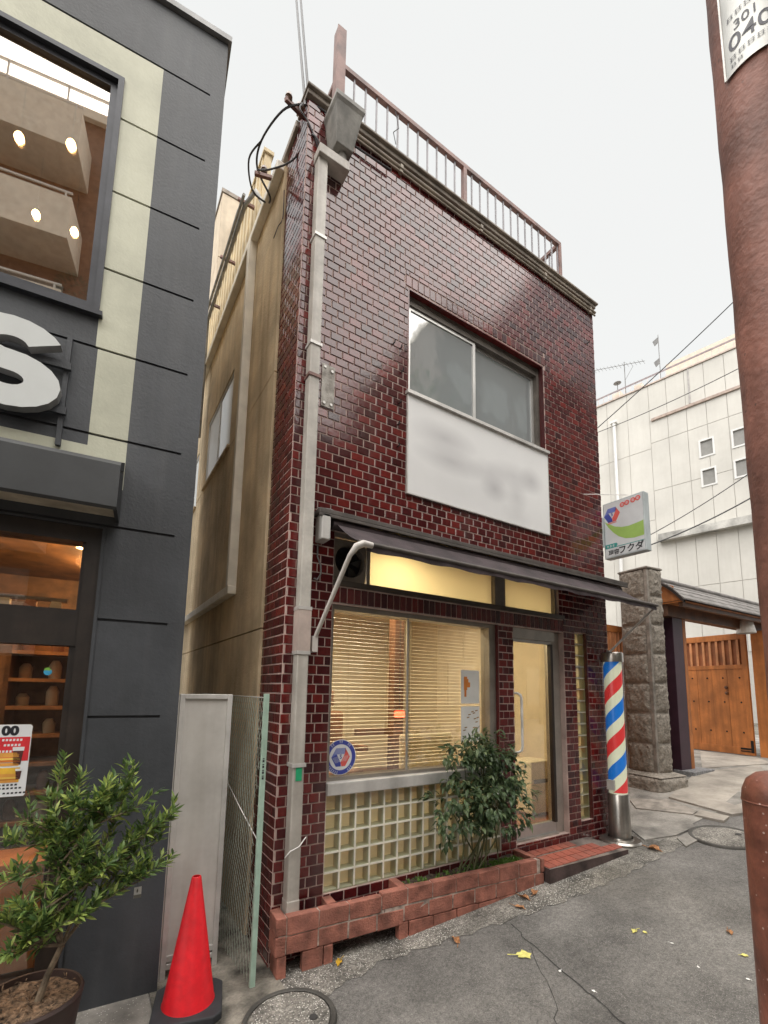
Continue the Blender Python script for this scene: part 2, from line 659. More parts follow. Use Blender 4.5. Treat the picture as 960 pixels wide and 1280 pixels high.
red_ink = M('red_ink', (.75, .13, .11), .5, var=.03)
white_ink = M('white_ink', (.76, .77, .78), .5, var=.03)
black_ink = M('black_ink', (.015, .015, .02), .5, var=.03)
green_ink = M('green_ink', (.36, .55, .13), .5, var=.04)
teal_ink = M('teal_ink', (.05, .33, .30), .5, var=.04)
sign_m = M('sign_white', (.68, .70, .71), .4, var=.05)
sign_side = M('sign_side', (.50, .55, .56), .45, var=.08)
pole_w = M('pole_white', (.80, .82, .60), .35, var=.02, emit=.06)
pole_r = M('pole_red', (.80, .05, .05), .35, var=.02, emit=.05)
pole_b = M('pole_blue', (.01, .20, .72), .35, var=.02, emit=.05)
gray_p = M('charcoal_wall_paint', (.050, .054, .061), .55, var=.16, scale=1.6, bump=.16, bscale=55, streak=.22, streakcol=(.11, .11, .11))
gray_g = M('charcoal_groove', (.028, .028, .032), .7)
cream_p = M('pale_green_cream_paint', (.56, .56, .44), .6, var=.09, scale=2.5, bump=.14, bscale=55, streak=.15, streakcol=(.38, .37, .29))
blackfr = M('black_frame', (.022, .022, .026), .4, var=.1)
brownfr = M('dark_brown_wood_frame', (.030, .020, .015), .45, var=.25, grain=.4, grainscale=(30, 30, 2))
canopy_m = M('canopy_charcoal', (.036, .038, .040), .5, var=.1)
soffit = M('soffit_beige', (.50, .44, .34), .7)
letter_m = M('letter_face', (.62, .64, .63), .3, var=.02)
letter_s = M('letter_side', (.34, .34, .34), .35)
oak = M('orange_wood', (.52, .18, .045), .5, var=.15, scale=4, grain=.55, grainscale=(14, 14, 1.2), graincol=(.24, .085, .022))
oak_l = M('pale_orange_wood', (.60, .26, .11), .55, var=.15, grain=.4, grainscale=(14, 14, 1.2))
shelfw = M('shelf_wood', (.42, .20, .08), .5, var=.2)
shopwall = M('shop_dark_wood_wall', (.16, .075, .03), .6, var=.3, grain=.5, grainscale=(2, 2, 14))
purple = M('dark_purple_paint', (.050, .020, .034), .45, var=.12)
stone = M('granite_block', (.33, .295, .25), .95, var=.2, scale=30, bump=1, bscale=42, streak=.3, streakcol=(.14, .12, .10))
stone_j = M('granite_joint', (.30, .27, .235), .9, var=.2, scale=10, bump=.4)
slate = M('grey_roof_tile', (.215, .20, .19), .6, var=.2, streak=.2)
whitewall = M('white_building_panel', (.575, .56, .52), .75, var=.05, scale=.7, streak=.22, streakcol=(.46, .44, .40))
whitejoint = M('panel_joint', (.50, .485, .45), .9, var=.03)
peach = M('peach_wall', (.66, .56, .47), .8, var=.05)
greyglass = M('grey_window_pane', (.26, .255, .24), .2, var=.05)
winframe_w = M('white_window_frame', (.66, .66, .65), .4, var=.03)
iron = M('black_iron', (.02, .018, .016), .45, metal=.5)
polebrown = M('brown_pole_sheet', (.285, .125, .092), .6, var=.3, scale=3.2, bump=.4, bscale=45, specks=.03, speckcol=(.12, .06, .045), speckscale=60, streak=.5, streakcol=(.17, .075, .055))
bollardbrown = M('brown_post_paint', (.235, .085, .055), .42, var=.35, scale=9, bump=.3, bscale=30, specks=.05, speckcol=(.50, .38, .34), speckscale=120, streak=.45, streakcol=(.12, .045, .03))
plate_m = M('number_plate', (.66, .66, .63), .35, metal=.2, var=.08)
plate_t = M('number_ink', (.09, .09, .11), .5)
cone_r = M('cone_red', (.80, .012, .022), .45, var=.10, scale=14, streak=.28, streakcol=(.34, .02, .02), bump=.08, bscale=50)
rubber = M('black_rubber', (.035, .037, .042), .7, var=.15)
greenpost = M('mint_green_post', (.42, .58, .48), .5, var=.12, streak=.3, streakcol=(.2, .22, .15))
wirem = M('mesh_wire', (.46, .52, .44), .5, metal=.3)
brownpot = M('brown_pot', (.042, .024, .02), .5, var=.2)
mulch = M('mulch', (.22, .14, .085), .95, var=.45, scale=40, bump=1, bscale=60)
soil = M('planter_soil', (.085, .06, .04), .95, var=.45, scale=30, bump=1, bscale=60)
bark = M('bark', (.20, .15, .10), .85, var=.3, scale=20, bump=.5, bscale=60)
greenstem = M('green_stem', (.12, .13, .06), .7, var=.2)
olive_l = leaf_mat('olive_leaf', (.055, .11, .035), (.16, .25, .07), (.42, .50, .12))
shrub_l = leaf_mat('shrub_leaf', (.040, .072, .030), (.090, .140, .062), (.19, .25, .12))
ground_l = leaf_mat('seedling_leaf', (.10, .20, .03), (.14, .26, .05), (.2, .3, .08))
tree_l = leaf_mat('street_tree_leaf', (.03, .06, .015), (.06, .10, .025), (.14, .15, .03))
petal = M('white_petal', (.78, .76, .74), .6)
dryleaf = M('dry_brown_leaf', (.42, .20, .085), .7, var=.35, scale=40)
yelleaf = M('yellow_leaf', (.72, .66, .20), .6, var=.15, scale=40)
gold = M('golden_leaf', (.62, .37, .03), .6, var=.2, scale=40)
castiron = M('cast_iron', (.10, .095, .085), .6, metal=.4, var=.2, bump=.3, bscale=60)
crackm = M('road_crack', (.045, .042, .04), .95)
cable_m = M('black_cable', (.06, .06, .065), .6)
grey_cable = M('grey_cable', (.20, .20, .20), .6)
apt_w = M('apartment_balcony', (.80, .75, .67), .8, var=.06)
apt_d = M('apartment_brown_wall', (.24, .145, .10), .7, var=.15)
far_d = M('far_building_dark', (.17, .14, .12), .8, var=.15)
bulb = emis('warm_bulb', (1, .66, .30), 14)
ceil_light = emis('ceiling_light', (1, .80, .50), 5)

# ================================================================== SETTING: ground
def strip(name, xs, lo, hi, dz, mat, ny=1, wob=0.0):
    xs = sorted(set(list(xs) + [x for x in GX if xs[0] < x < xs[-1]]))
    mb = MB()
    vs = []
    for x in xs:
        a, b = lo(x), hi(x)
        for j in range(ny + 1):
            vs.append((x, a + (b - a) * j / ny, g(x) + dz))
    k = ny + 1
    fs = [(i * k + j, (i + 1) * k + j, (i + 1) * k + j + 1, i * k + j + 1) for i in range(len(xs) - 1) for j in range(ny)]
    mb.mesh(vs, fs)
    return struct(mb.build(name, mat))
def frange(a, b, n):
    return [a + (b - a) * i / n for i in range(n + 1)]
strip('ground', frange(-120, 160, 2), lambda x: -120, lambda x: 160, -.03, dirt)
strip('road', frange(-30, 40, 8), lambda x: -9.0, lambda x: 1.0, 0.0, asphalt)
# concrete gutter between the asphalt and the planter / step
_e = [onground(u, v) for u, v in ((300, 1279), (416, 1240), (480, 1201), (560, 1176), (660, 1143), (720, 1122), (785, 1093), (835, 1066), (870, 1052))]
ex, ey = [float(p[0]) for p in _e], [float(p[1]) for p in _e]
rng = random.Random(3)
def gut_lo(x):
    return float(np.interp(x, ex, ey)) + .018 * math.sin(x * 23) + .012 * math.sin(x * 51 + 1)
strip('gutter', frange(ex[0], ex[-1], 90), gut_lo, lambda x: .02, .004, gutter_c)
strip('alley_floor', frange(-.66, .02, 6), lambda x: -.62 + .05 * math.sin(x * 20), lambda x: 5.0, .006, dirt, 4)
strip('shop_apron', frange(-3.5, -.665, 10), lambda x: -.55, lambda x: .6, .006, conc)
# paved forecourt of the gate: slabs with open joints, each a piece of its own
court = strip('forecourt', frange(3.9, 15, 22), lambda x: -.42 if x < 5.0 else -.42 - .10 * (x - 5), lambda x: 6.0, .008, conc)
def slab(name, pix, th, mat, parent):
    pts = [onground(u, v) for u, v in pix]
    mb = MB()
    n = len(pts)
    top = [(p[0], p[1], g(p[0]) + th) for p in pts]
    bot = [(p[0], p[1], g(p[0]) - .02) for p in pts]
    mb.mesh(top + bot, [tuple(range(n))[::-1]] + [(i, (i + 1) % n, n + (i + 1) % n, n + i) for i in range(n)])
    return mb.build(name, mat, parent)
slab('paving_slab', [(870, 968), (950, 958), (985, 1012), (915, 1021), (836, 999)], .030, conc_l, court)
slab('paving_slab', [(786, 1000), (834, 1001), (872, 1016), (866, 1020), (795, 1012)], .022, stone_j, court)
slab('paving_slab', [(876, 1015), (912, 1023), (905, 1029), (868, 1021)], .026, conc_l, court)
slab('paving_slab', [(792, 1014), (862, 1022), (868, 1036), (845, 1046), (806, 1052), (790, 1040)], .020, conc, court)
slab('paving_slab', [(846, 1049), (870, 1037), (872, 1052), (858, 1060)], .016, conc, court)
slab('paving_slab', [(875, 940), (948, 949), (965, 956), (878, 962)], .026, conc_l, court)
# cracks in the asphalt
def crack(pix, wd):
    pts = [onground(u, v) for u, v in pix]
    fine = []
    for a, b in zip(pts[:-1], pts[1:]):
        for i in range(5):
            t = i / 5
            q = a + (b - a) * t
            fine.append((q[0] + rng.uniform(-.012, .012), q[1] + rng.uniform(-.012, .012)))
    fine.append((pts[-1][0], pts[-1][1]))
    mb = MB()
    vs = []
    for i, (x, y) in enumerate(fine):
        x2, y2 = fine[min(i + 1, len(fine) - 1)]
        x1, y1 = fine[max(i - 1, 0)]
        L = math.hypot(x2 - x1, y2 - y1)
        nx, ny = -(y2 - y1) / L, (x2 - x1) / L
        ww = wd * rng.uniform(.5, 1.3) / 2
        vs += [(x + nx * ww, y + ny * ww, g(x + nx * ww) + .003), (x - nx * ww, y - ny * ww, g(x - nx * ww) + .003)]
    mb.mesh(vs, [(2 * i, 2 * i + 1, 2 * i + 3, 2 * i + 2) for i in range(len(fine) - 1)])
    struct(mb.build('road_crack', crackm))
crack([(640, 1155), (665, 1182), (715, 1225), (760, 1262), (800, 1300)], .007)
crack([(700, 1300), (690, 1240), (664, 1185)], .004)

def manhole(name, c, r, label, tilt):
    t = thing(name, label, 'manhole cover', (c[0], c[1], g(c[0]) + .004))
    sl = (g(c[0] + .3) - g(c[0] - .3)) / .6
    t.rotation_euler = (0, -math.atan(sl), 0)
    mb = MB()
    mb.lathe([(r * .9, .012), (r * .93, .016), (r, .016), (r * 1.03, .004), (r * 1.03, -.01)], n=48)
    mb.build('rim', castiron, t, True)
    mb = MB()
    mb.lathe([(0.0001, .012), (r * .87, .012), (r * .885, -.004)], n=48)
    lid = mb.build('lid', gutter_c, t)
    mb = MB()
    mb.lathe([(0.0001, .0165), (r * .09, .0165), (r * .1, .010)], (r * .45, -r * .25, 0), 12)
    mb.build('lift_hole', crackm, lid)
p = onground(362, 1277)
manhole('manhole_cover', (p[0], p[1]), .245, 'round speckled concrete manhole cover beside the planter end', 0)
p = onground(905, 1047)
manhole('manhole_cover', (p[0], p[1]), .30, 'round worn manhole cover in the pavement before the stone pillar', 0)

# ================================================================== BRICK BARBER BUILDING
B = thing('brick_building', 'narrow two storey building clad in oxblood glazed tiles with lit barber shop', 'building')
BW, BT, BD = 3.84, 6.45, 4.85
H_win = (.365, 2.09, .31, 2.335)
H_lint = (.365, 3.05, 2.335, 2.478)
H_tran = (.365, 2.99, 2.478, 2.90)
H_door = (2.29, 3.045, .335, 2.335)
H_slit = (3.24, 3.45, .42, 2.36)
H_up = (1.016, 2.85, 4.29, 5.31)
H_board = (1.016, 2.855, 3.36, 4.29)
H_sold = (.985, 2.88, 5.31, 5.43)
mb = MB()
for a, b, c, d in minus([(0, BW, -.3, BT)], [H_win, H_tran, H_door, H_slit, H_up]):
    mb.box(a, b, .0012, .17, c, d)
wall = mb.build('front_wall', grout, B)
# one unit tile, bevelled
def unit_tile():
    mb = MB()
    o, i, d = .5, .5, 1.0
    vs = [(-.5, 0, -.5), (.5, 0, -.5), (.5, 0, .5), (-.5, 0, .5), (-.5, -.7, -.5), (.5, -.7, -.5), (.5, -.7, .5), (-.5, -.7, .5),
          (-.475, -1, -.455), (.475, -1, -.455), (.475, -1, .455), (-.475, -1, .455)]
    fs = [(0, 1, 5, 4), (1, 2, 6, 5), (2, 3, 7, 6), (3, 0, 4, 7), (4, 5, 9, 8), (5, 6, 10, 9), (6, 7, 11, 10), (7, 4, 8, 11), (8, 9, 10, 11)]
    return vs, fs
TV, TF = unit_tile()
TD, JT, CR = .0118, .0088, .068
tiles = []        # (face, a0, a1, z0, z1) face 'f' front (a = x) or 's' side (a = y)
z0 = .31 - CR * 7
fh = [H_win, H_lint, H_tran, H_door, H_slit, H_up, H_board, H_sold]
rt = random.Random(11)
def add_row(face, runs, za, holes):
    for a, b in runs:
        for (p, q, r, s) in minus([(a, b, za, za + CR)], holes):
            if q - p > .022 and s - r > .022:
                tiles.append((face, p, q, r, s))
def cuts(a, b, first, mod, fromright=False):
    out = []
    if fromright:
        x = b
        w_ = first
        while x > a + .004:
            out.append((max(a, x - w_), x))
            x -= w_
            w_ = mod
    else:
        x = a
        w_ = first
        while x < b - .004:
            out.append((x, min(b, x + w_)))
            x += w_
            w_ = mod
    return out
k = 0
z = z0
while z < BT - .01:
    odd = k % 2
    if z < 2.93:
        for a, b, fr in ((0, .365, True), (.365, 2.09, False), (2.09, 2.29, False), (2.29, 3.05, False), (3.05, 3.24, False), (3.24, 3.45, False), (3.45, 3.84, False)):
            if a in (.365, 2.29, 3.24):
                add_row('f', cuts(a, b, .108 if odd else .054, .108, fr), z, fh)
            else:
                add_row('f', cuts(a, b, .108 if odd else .052, .0815, fr), z, fh)
    else:
        add_row('f', cuts(0, BW, .108 if odd else .054, .108), z, fh)
    add_row('s', cuts(0, .455, .054 if odd else .108, .108), z, [])
    k += 1
    z += CR
for a, b in cuts(H_lint[0], H_lint[1], .0605, .0605):
    tiles.append(('f', a, b, 2.345, 2.470))
for a, b in cuts(H_sold[0], H_sold[1], .068, .068):
    tiles.append(('f', a, b, 5.318, 5.426))
def tpos(t):
    f, a, b, c, d = t
    m = (a + b) / 2
    return np.array([m, 0, (c + d) / 2]) if f == 'f' else np.array([0, m, (c + d) / 2])
def seen(t):
    p = tpos(t) - CAM
    L = np.linalg.norm(p)
    cosn = abs(p[1] if t[0] == 'f' else p[0]) / L
    hid = t[3] < .25 and t[1] > -.1 and t[0] == 'f' and t[1] < 2.3
    return 0 if hid else (t[2] - t[1]) * (t[4] - t[3]) * cosn / L ** 2
order = sorted(range(len(tiles)), key=lambda i: -seen(tiles[i]))
ume = bpy.data.meshes.new('tile')
ume.from_pydata(TV, [], TF)
ume.materials.append(tile)
mb = MB()
side = None
mbs = MB()
for rank, i in enumerate(order):
    f, a, b, c, d = tiles[i]
    wd, hg = (b - a) - JT, (d - c) - JT
    p = tpos(tiles[i])
    dy = rt.uniform(-.0012, .0012)
    if rank < 300:
        if f == 'f':
            inst(ume, 'tile', wall, (p[0], .0075 + dy, p[2]), (wd, TD, hg))
        else:
            inst(ume, 'tile', wall, (.0075 + dy, p[1], p[2]), (wd, TD, hg), (0, 0, -math.pi / 2))
    else:
        if f == 'f':
            vs = [(p[0] + v[0] * wd, .0075 + dy + v[1] * TD, p[2] + v[2] * hg) for v in TV]
        else:
            vs = [(.0075 + dy + v[1] * TD, p[1] - v[0] * wd, p[2] + v[2] * hg) for v in TV]
        mb.mesh(vs, TF)
stuff(mb.build('tile_field', tile, wall))

# side (alley) wall: mortar panels with open joints
mb = MB()
mb.box(.010, .17, .4565, BD, -.3, 6.40)
mb.box(.0012, .17, .0025, .17, -.3, 6.45)
mb.box(.0012, .17, .17, .4565, -.3, 6.45)
mb.box(BW - .15, BW, .17, BD, -.3, 6.45)
mb.box(.17, BW - .15, BD - .15, BD, -.3, 6.42)
sw = mb.build('side_wall', grout, B)
W1, W2 = (1.95, 3.30, 4.37, 5.31), (3.86, 4.55, 4.30, 5.15)
ys, zs = [.458, 1.925, 3.40, 4.85], [-.3, 2.165, 4.347, 6.36]
for i in range(3):
    for j in range(3):
        mb = MB()
        for a, b, c, d in minus([(ys[i] + .006, ys[i + 1] - .006, zs[j] + .006, zs[j + 1] - .006)], [W1, W2]):
            mb.box(-.022, .011, a, b, c, d)
        mb.build('panel', tanwall, sw)
for (a, b, c, d) in (W1, W2):
    mb = MB()
    for q in ((a, a + .04, c, d), (b - .04, b, c, d), (a + .04, b - .04, c, c + .04), (a + .04, b - .04, d - .04, d), ((a + b) / 2 - .02, (a + b) / 2 + .02, c + .04, d - .04)):
        mb.box(-.012, .009, q[0], q[1], q[2], q[3])
    wi = mb.build('window', alu_w, B)
    mb = MB()
    mb.box(-.004, .004, a + .03, (a + b) / 2, c + .03, d - .03)
    mb.build('pane', frosted('side_pane', (.85, .87, .85), .2, .1), wi)
    mb = MB()
    mb.box(-.002, .006, (a + b) / 2, b - .03, c + .03, d - .03)
    mb.build('pane', MATS['white_panel_board'], wi)
    mb = MB()
    mb.box(-.05, -.012, a - .02, b + .02, c - .03, c + .005)
    mb.build('sill', tanwall, wi)
# gutter, down pipes along the alley
mb = MB()
mb.box(-.095, -.022, .47, BD + .02, 6.30, 6.385)
mb.build('eaves_gutter', beige_pipe, B, bevel=.008)
mb = MB()
mb.bar((-.065, 1.30, 6.30), (-.065, 1.30, 2.64), .085, .07, up=(0, 1, 0))
mb.box(-.105, -.025, 1.25, BD, 2.565, 2.645)
mb.build('drain_pipe', beige_pipe, B, bevel=.008)
# roof, coping, pipes under it
mb = MB()
mb.box(.17, BW - .15, .17, BD - .15, 6.30, 6.42)
mb.build('roof', roof_m, B)
mb = MB()
mb.box(-.02, BW + .03, -.030, .20, 6.515, 6.56)
mb.box(-.030, BW + .05, -.055, .21, 6.56, 6.585)
mb.box(-.03, .12, .20, 1.2, 6.452, 6.52)
mb.box(BW - .14, BW + .05, .20, BD, 6.452, 6.56)
cop = mb.build('coping', coping_m, B, bevel=.006)
for zz, yy, rr in ((6.455, -.026, .015), (6.418, -.022, .010)):
    mb = MB()
    mb.tube([(.42, yy, zz), (1.6, yy, zz - .006), (2.7, yy, zz + .004), (BW + .02, yy, zz)], rr, 8)
    for x in (.9, 1.9, 2.9, 3.75):
        mb.box(x - .015, x + .015, yy - rr - .004, .006, zz - rr - .004, zz + rr + .004)
    mb.build('conduit', M('drab_conduit_%d' % int(zz * 1000), (.33, .28, .22), .6, var=.2), B, True)
# roof parapet on the alley side, ribbed
mb = MB()
mb.box(-.01, .06, 1.22, BD, 6.42, 7.36)
mb.box(-.03, .08, 1.20, BD + .02, 7.36, 7.40)
for y in frange(1.3, 4.8, 22):
    mb.box(-.022, -.01, y - .03, y + .03, 6.44, 7.36)
mb.build('roof_parapet', M('pale_yellow_boards', (.70, .57, .36), .7, var=.1, streak=.3), B)
for y in (1.5, 2.3, 3.1):
    mb = MB()
    mb.bar((-.20, y, 6.95), (.0, y, 6.95), .03, .03)
    mb.build('pipe_bracket', rustrail, B)
mb = MB()
mb.tube([(-.06, .95, 6.40), (-.10, 1.15, 6.75), (-.12, 1.5, 6.93), (-.12, 3.4, 6.93), (-.10, 3.5, 6.3), (-.1, 3.52, 5.2)], .022, 8)
mb.tube([(-.16, 1.4, 6.93), (-.17, 3.9, 6.90)], .016, 8)
mb.build('roof_conduit', MATS['grey_rain_head'], B, True)
# rooftop railing
rl = MB()
rl.bar((.335, .10, 7.235), (3.37, .10, 7.235), .045, .045)
rl.bar((.335, .10, 7.235), (.335, 2.6, 7.235), .045, .045)
rl.bar((3.35, .10, 7.235), (3.35, 2.6, 7.235), .045, .045)
rail = rl.build('roof_railing', rustrail, B)
for x, y in ((1.785, .10), (3.35, .10), (.335, 1.4), (3.35, 1.4), (3.35, 2.58), (.335, 2.58)):
    mb = MB()
    mb.bar((x, y, 6.42 if y > .3 else 6.585), (x, y, 7.215), .045, .045)
    mb.build('post', rustrail, rail)
bme = MB()
bme.bar((0, 0, 0), (0, 0, .64), .014, .014)
b0 = bme.build('baluster', baluster_m, rail, loc=(.46, .10, 6.58))
for i in range(1, 25):
    x = .46 + .1195 * i
    if abs(x - 1.785) > .03:
        inst(b0.data, 'baluster', rail, (x, .10, 6.58))
for i in range(1, 18):
    for x in (.335, 3.35):
        if abs(.1 + .14 * i - 1.4) > .03:
            inst(b0.data, 'baluster', rail, (x, .10 + .14 * i, 6.58))
mb = MB()
mb.box(.27, .355, .075, .085, 6.585, 7.62)
mb.box(.27, .28, .085, .155, 6.585, 7.60)
mb.box(.345, .355, .085, .155, 6.585, 7.57)
mb.build('corner_upright', rustrail, rail)
mb = MB()
mb.bar((.20, .08, 6.56), (.30, .08, 6.86), .02, .02)
mb.bar((.42, .08, 6.56), (.33, .08, 6.86), .02, .02)
mb.build('brace', MATS['pale_aluminium'], rail)
mb = MB()
mb.tube([(.9, .085, 7.21), (.93, .07, 7.02), (.87, .07, 6.93), (.9, .07, 6.82)], .004, 5)
mb.build('loose_wire', cable_m, rail)

# rain head and downspout at the corner
dsp = MB()
dsp.bar((.112, -.052, 5.93), (.112, -.052, .33), .082, .088, up=(0, 1, 0))
dsp.box(.068, .156, -.10, -.004, .20, .36)
ds = dsp.build('downspout', spout_m, B, bevel=.008)
mb = MB()
mb.box(.062, .33, -.13, -.005, 5.90, 5.985)
mb.build('offset_elbow', spout_m, ds, bevel=.006)
mb = MB()
vs = []
for zz, hw, dd in ((6.05, .075, .16), (6.33, .115, .235), (6.36, .13, .25), (6.40, .13, .25)):
    for sx, yy in ((-1, -.005), (1, -.005), (1, -dd), (-1, -dd)):
        vs.append((.265 + sx * hw, yy, zz))
fs = [(0, 1, 2, 3), (15, 14, 13, 12)]
for j in range(3):
    for i in range(4):
        fs.append((j * 4 + i, (j + 1) * 4 + i, (j + 1) * 4 + (i + 1) % 4, j * 4 + (i + 1) % 4))
mb.mesh(vs, fs)
mb.build('rain_head', darkbox, ds, bevel=.005)
mb = MB()
mb.tube([(.275, -.085, 6.06), (.275, -.085, 5.97)], .042, 14)
mb.build('outlet_pipe', darkbox, ds, True)
for zz in (5.2, 4.28, 4.02, 2.26, 1.95, 1.2):
    mb = MB()
    mb.box(.063, .161, -.104, -.002, zz - .012, zz + .012)
    mb.build('strap', alu_w if zz != 4.02 else rustrail, ds)
mb = MB()
mb.box(.066, .158, -.102, -.004, 1.95, 2.26)
mb.build('joint_sleeve', M('pinkish_sleeve', (.55, .45, .40), .5, var=.1), ds)
mb = MB()
mb.box(.092, .135, -.0985, -.0965, 1.10, 1.19)
st = mb.build('sticker', M('green_sticker', (.02, .36, .16), .5), ds)
mb = MB()
mb.tube([(.04, -.10, .63), (.07, -.115, .67), (.13, -.115, .69), (.185, -.09, .735)], .0042, 6)
mb.build('tie_wire', alu_w, ds, True)
mb = MB()
mb.tube([(.205, -.02, 6.42), (.205, -.02, 5.99)], .013, 8)
mb.build('conduit', beige_pipe, B, True)
# rusted steel plate on the wall
mb = MB()
mb.box(.205, .315, -.012, .002, 3.86, 4.215)
pl = mb.build('wall_plate', M('rusted_grey_plate', (.33, .31, .28), .6, metal=.3, var=.45, scale=16, col2=(.16, .14, .12)), B)
for xx, zz in ((.23, 4.19), (.29, 4.17), (.23, 3.89), (.29, 3.89)):
    mb = MB()
    mb.lathe([(0.0001, -.006), (.012, -.006), (.012, 0)], n=8)
    o = mb.build('bolt', alu_w, pl, loc=(xx, -.012, zz))
    o.rotation_euler = (-math.pi / 2, 0, 0)
# small wall hooks left in the tiles
for xx, zz in ((.86, 4.68), (.93, 4.66), (.95, 4.45), (.93, 4.15), (.92, 3.75), (.92, 3.95), (3.0, 4.48), (3.7, 5.98)):
    mb = MB()
    mb.tube([(xx, .0, zz), (xx, -.03, zz - .004), (xx, -.035, zz + .02)], .006, 6)
    mb.build('hook', iron, wall)

# upper window
def rect_frame(mb, x0, x1, z0_, z1_, t, ya, yb, mi=0):
    mb.box(x0, x0 + t, ya, yb, z0_, z1_, mi)
    mb.box(x1 - t, x1, ya, yb, z0_, z1_, mi)
    mb.box(x0 + t, x1 - t, ya, yb, z0_, z0_ + t, mi)
    mb.box(x0 + t, x1 - t, ya, yb, z1_ - t, z1_, mi)
mb = MB()
rect_frame(mb, 1.016, 2.85, 4.29, 5.31, .045, .055, .16)
mb.box(1.061, 2.805, .06, .15, 5.215, 5.265)
uw = mb.build('upper_window', M('weathered_window_frame', (.17, .15, .13), .5, metal=.3, var=.2), B)
for x0, x1, yy in ((1.062, 1.90, .075), (1.86, 2.804, .105)):
    mb = MB()
    rect_frame(mb, x0, x1, 4.335, 5.215, .035, yy, yy + .028)
    sa = mb.build('sash', alu, uw)
    mb = MB()
    mb.box(x0 + .033, x1 - .033, yy + .010, yy + .016, 4.37, 5.182)
    mb.build('pane', upglass, sa)
mb = MB()
mb.box(.995, 2.87, -.045, .055, 4.262, 4.292)
mb.build('sill', alu_w, uw)
mb = MB()
mb.box(1.3, 1.55, .30, .34, 4.31, 4.48)
tag(mb.build('paper_box', paper), 'pale paper packet standing inside the upper window sill', 'box')
mb = MB()
for q in ((.17, 3.69, 3.9, 3.92, 3.2, 6.3), (.17, 3.69, .17, 3.9, 3.18, 3.2)):
    mb.box(*q)
mb.build('upstairs_room', M('dim_room', (.30, .30, .29), .9), B)
# blank board below it, its lettering blurred to faint smears
mb = MB()
mb.box(1.016, 2.853, -.022, .005, 3.362, 4.262)
bd = tag(mb.build('sign_board', panelwhite), 'large blank white sign board with faint grey smears below the upper window', 'sign board')
def board_material():
    m = panelwhite
    n = m.node_tree
    L = n.links.new
    b = n.nodes['Principled BSDF']
    src = b.inputs['Base Color'].links[0].from_socket
    ge = n.nodes.new('ShaderNodeNewGeometry')
    cur = src
    for (x, zz, rx, rz, f) in ((1.42, 3.98, .27, .10, .55), (1.50, 3.78, .30, .09, .55), (1.98, 3.80, .20, .09, .35), (2.32, 3.86, .26, .10, .40), (2.58, 3.88, .13, .10, .5), (2.05, 3.66, .13, .09, .6), (2.36, 3.66, .11, .12, .35), (1.75, 3.58, .5, .16, .16), (2.36, 3.45, .16, .08, .22)):
        mp = n.nodes.new('ShaderNodeMapping')
        mp.vector_type = 'TEXTURE'
        mp.inputs['Location'].default_value = (x, 0, zz)
        mp.inputs['Scale'].default_value = (rx * 1.55, 10, rz * 1.6)
        L(ge.outputs['Position'], mp.inputs['Vector'])
        gr = n.nodes.new('ShaderNodeTexGradient')
        gr.gradient_type = 'SPHERICAL'
        L(mp.outputs['Vector'], gr.inputs['Vector'])
        ml = n.nodes.new('ShaderNodeMath')
        ml.operation = 'MULTIPLY'
        ml.inputs[1].default_value = f
        L(gr.outputs['Fac'], ml.inputs[0])
        mi = n.nodes.new('ShaderNodeMixRGB')
        mi.inputs['Color2'].default_value = (.36, .35, .365, 1)
        L(ml.outputs[0], mi.inputs['Fac'])
        L(cur, mi.inputs['Color1'])
        cur = mi.outputs['Color']
    L(cur, b.inputs['Base Color'])
panelwhite2 = panelwhite.copy()
panelwhite = panelwhite2
bd.data.materials[0] = panelwhite
board_material()
mb = MB()
rect_frame(mb, 1.008, 2.861, 3.354, 4.262, .010, -.0245, .004)
mb.build('edge_trim', alu_w, bd)

# shop front: lintel ledge, transom lights, fan
mb = MB()
mb.box(.365, 3.06, -.018, .16, 2.480, 2.518)
mb.box(.365, 3.06, .02, .16, 2.335, 2.343)
mb.box(2.99, 3.06, .10, .17, 2.518, 2.90)
mb.build('lintel_ledge', bronze, B)
mb = MB()
mb.box(.365, 2.99, .03, .16, 2.865, 2.90)
for x0, x1 in ((.365, .385), (.672, .70), (2.085, 2.225), (2.965, 2.99)):
    mb.box(x0, x1, .03, .15, 2.518, 2.865)
mb.box(.70, 2.085, .04, .14, 2.518, 2.535)
mb.box(2.225, 2.965, .04, .14, 2.518, 2.535)
tw = mb.build('transom_window', M('transom_frame', (.30, .27, .24), .45, metal=.4, var=.1), B)
for x0, x1 in ((.70, 2.085), (2.225, 2.965)):
    mb = MB()
    mb.box(x0, x1, .075, .083, 2.535, 2.865)
    mb.build('pane', frost, tw)
mb = MB()
n = 28
ring = circ(.528, 2.695, .128, n)
sq = []
for i in range(n):
    a = 2 * math.pi * i / n
    k_ = min(.143 / max(abs(math.cos(a)), 1e-6), .165 / max(abs(math.sin(a)), 1e-6))
    sq.append((.528 + k_ * math.cos(a), 2.695 + k_ * math.sin(a)))
vs = [(x, .05, z_) for x, z_ in ring] + [(x, .05, z_) for x, z_ in sq] + [(x, .12, z_) for x, z_ in ring]
mb.mesh(vs, [(i, (i + 1) % n, n + (i + 1) % n, n + i) for i in range(n)] + [(i, 2 * n + i, 2 * n + (i + 1) % n, (i + 1) % n) for i in range(n)])
fan = mb.build('vent_fan', M('fan_plate', (.30, .26, .22), .5, metal=.4, var=.15), B)
mb = MB()
mb.poly([(x, .119, z_) for x, z_ in ring])
mb.build('fan_duct', black_ink, fan)
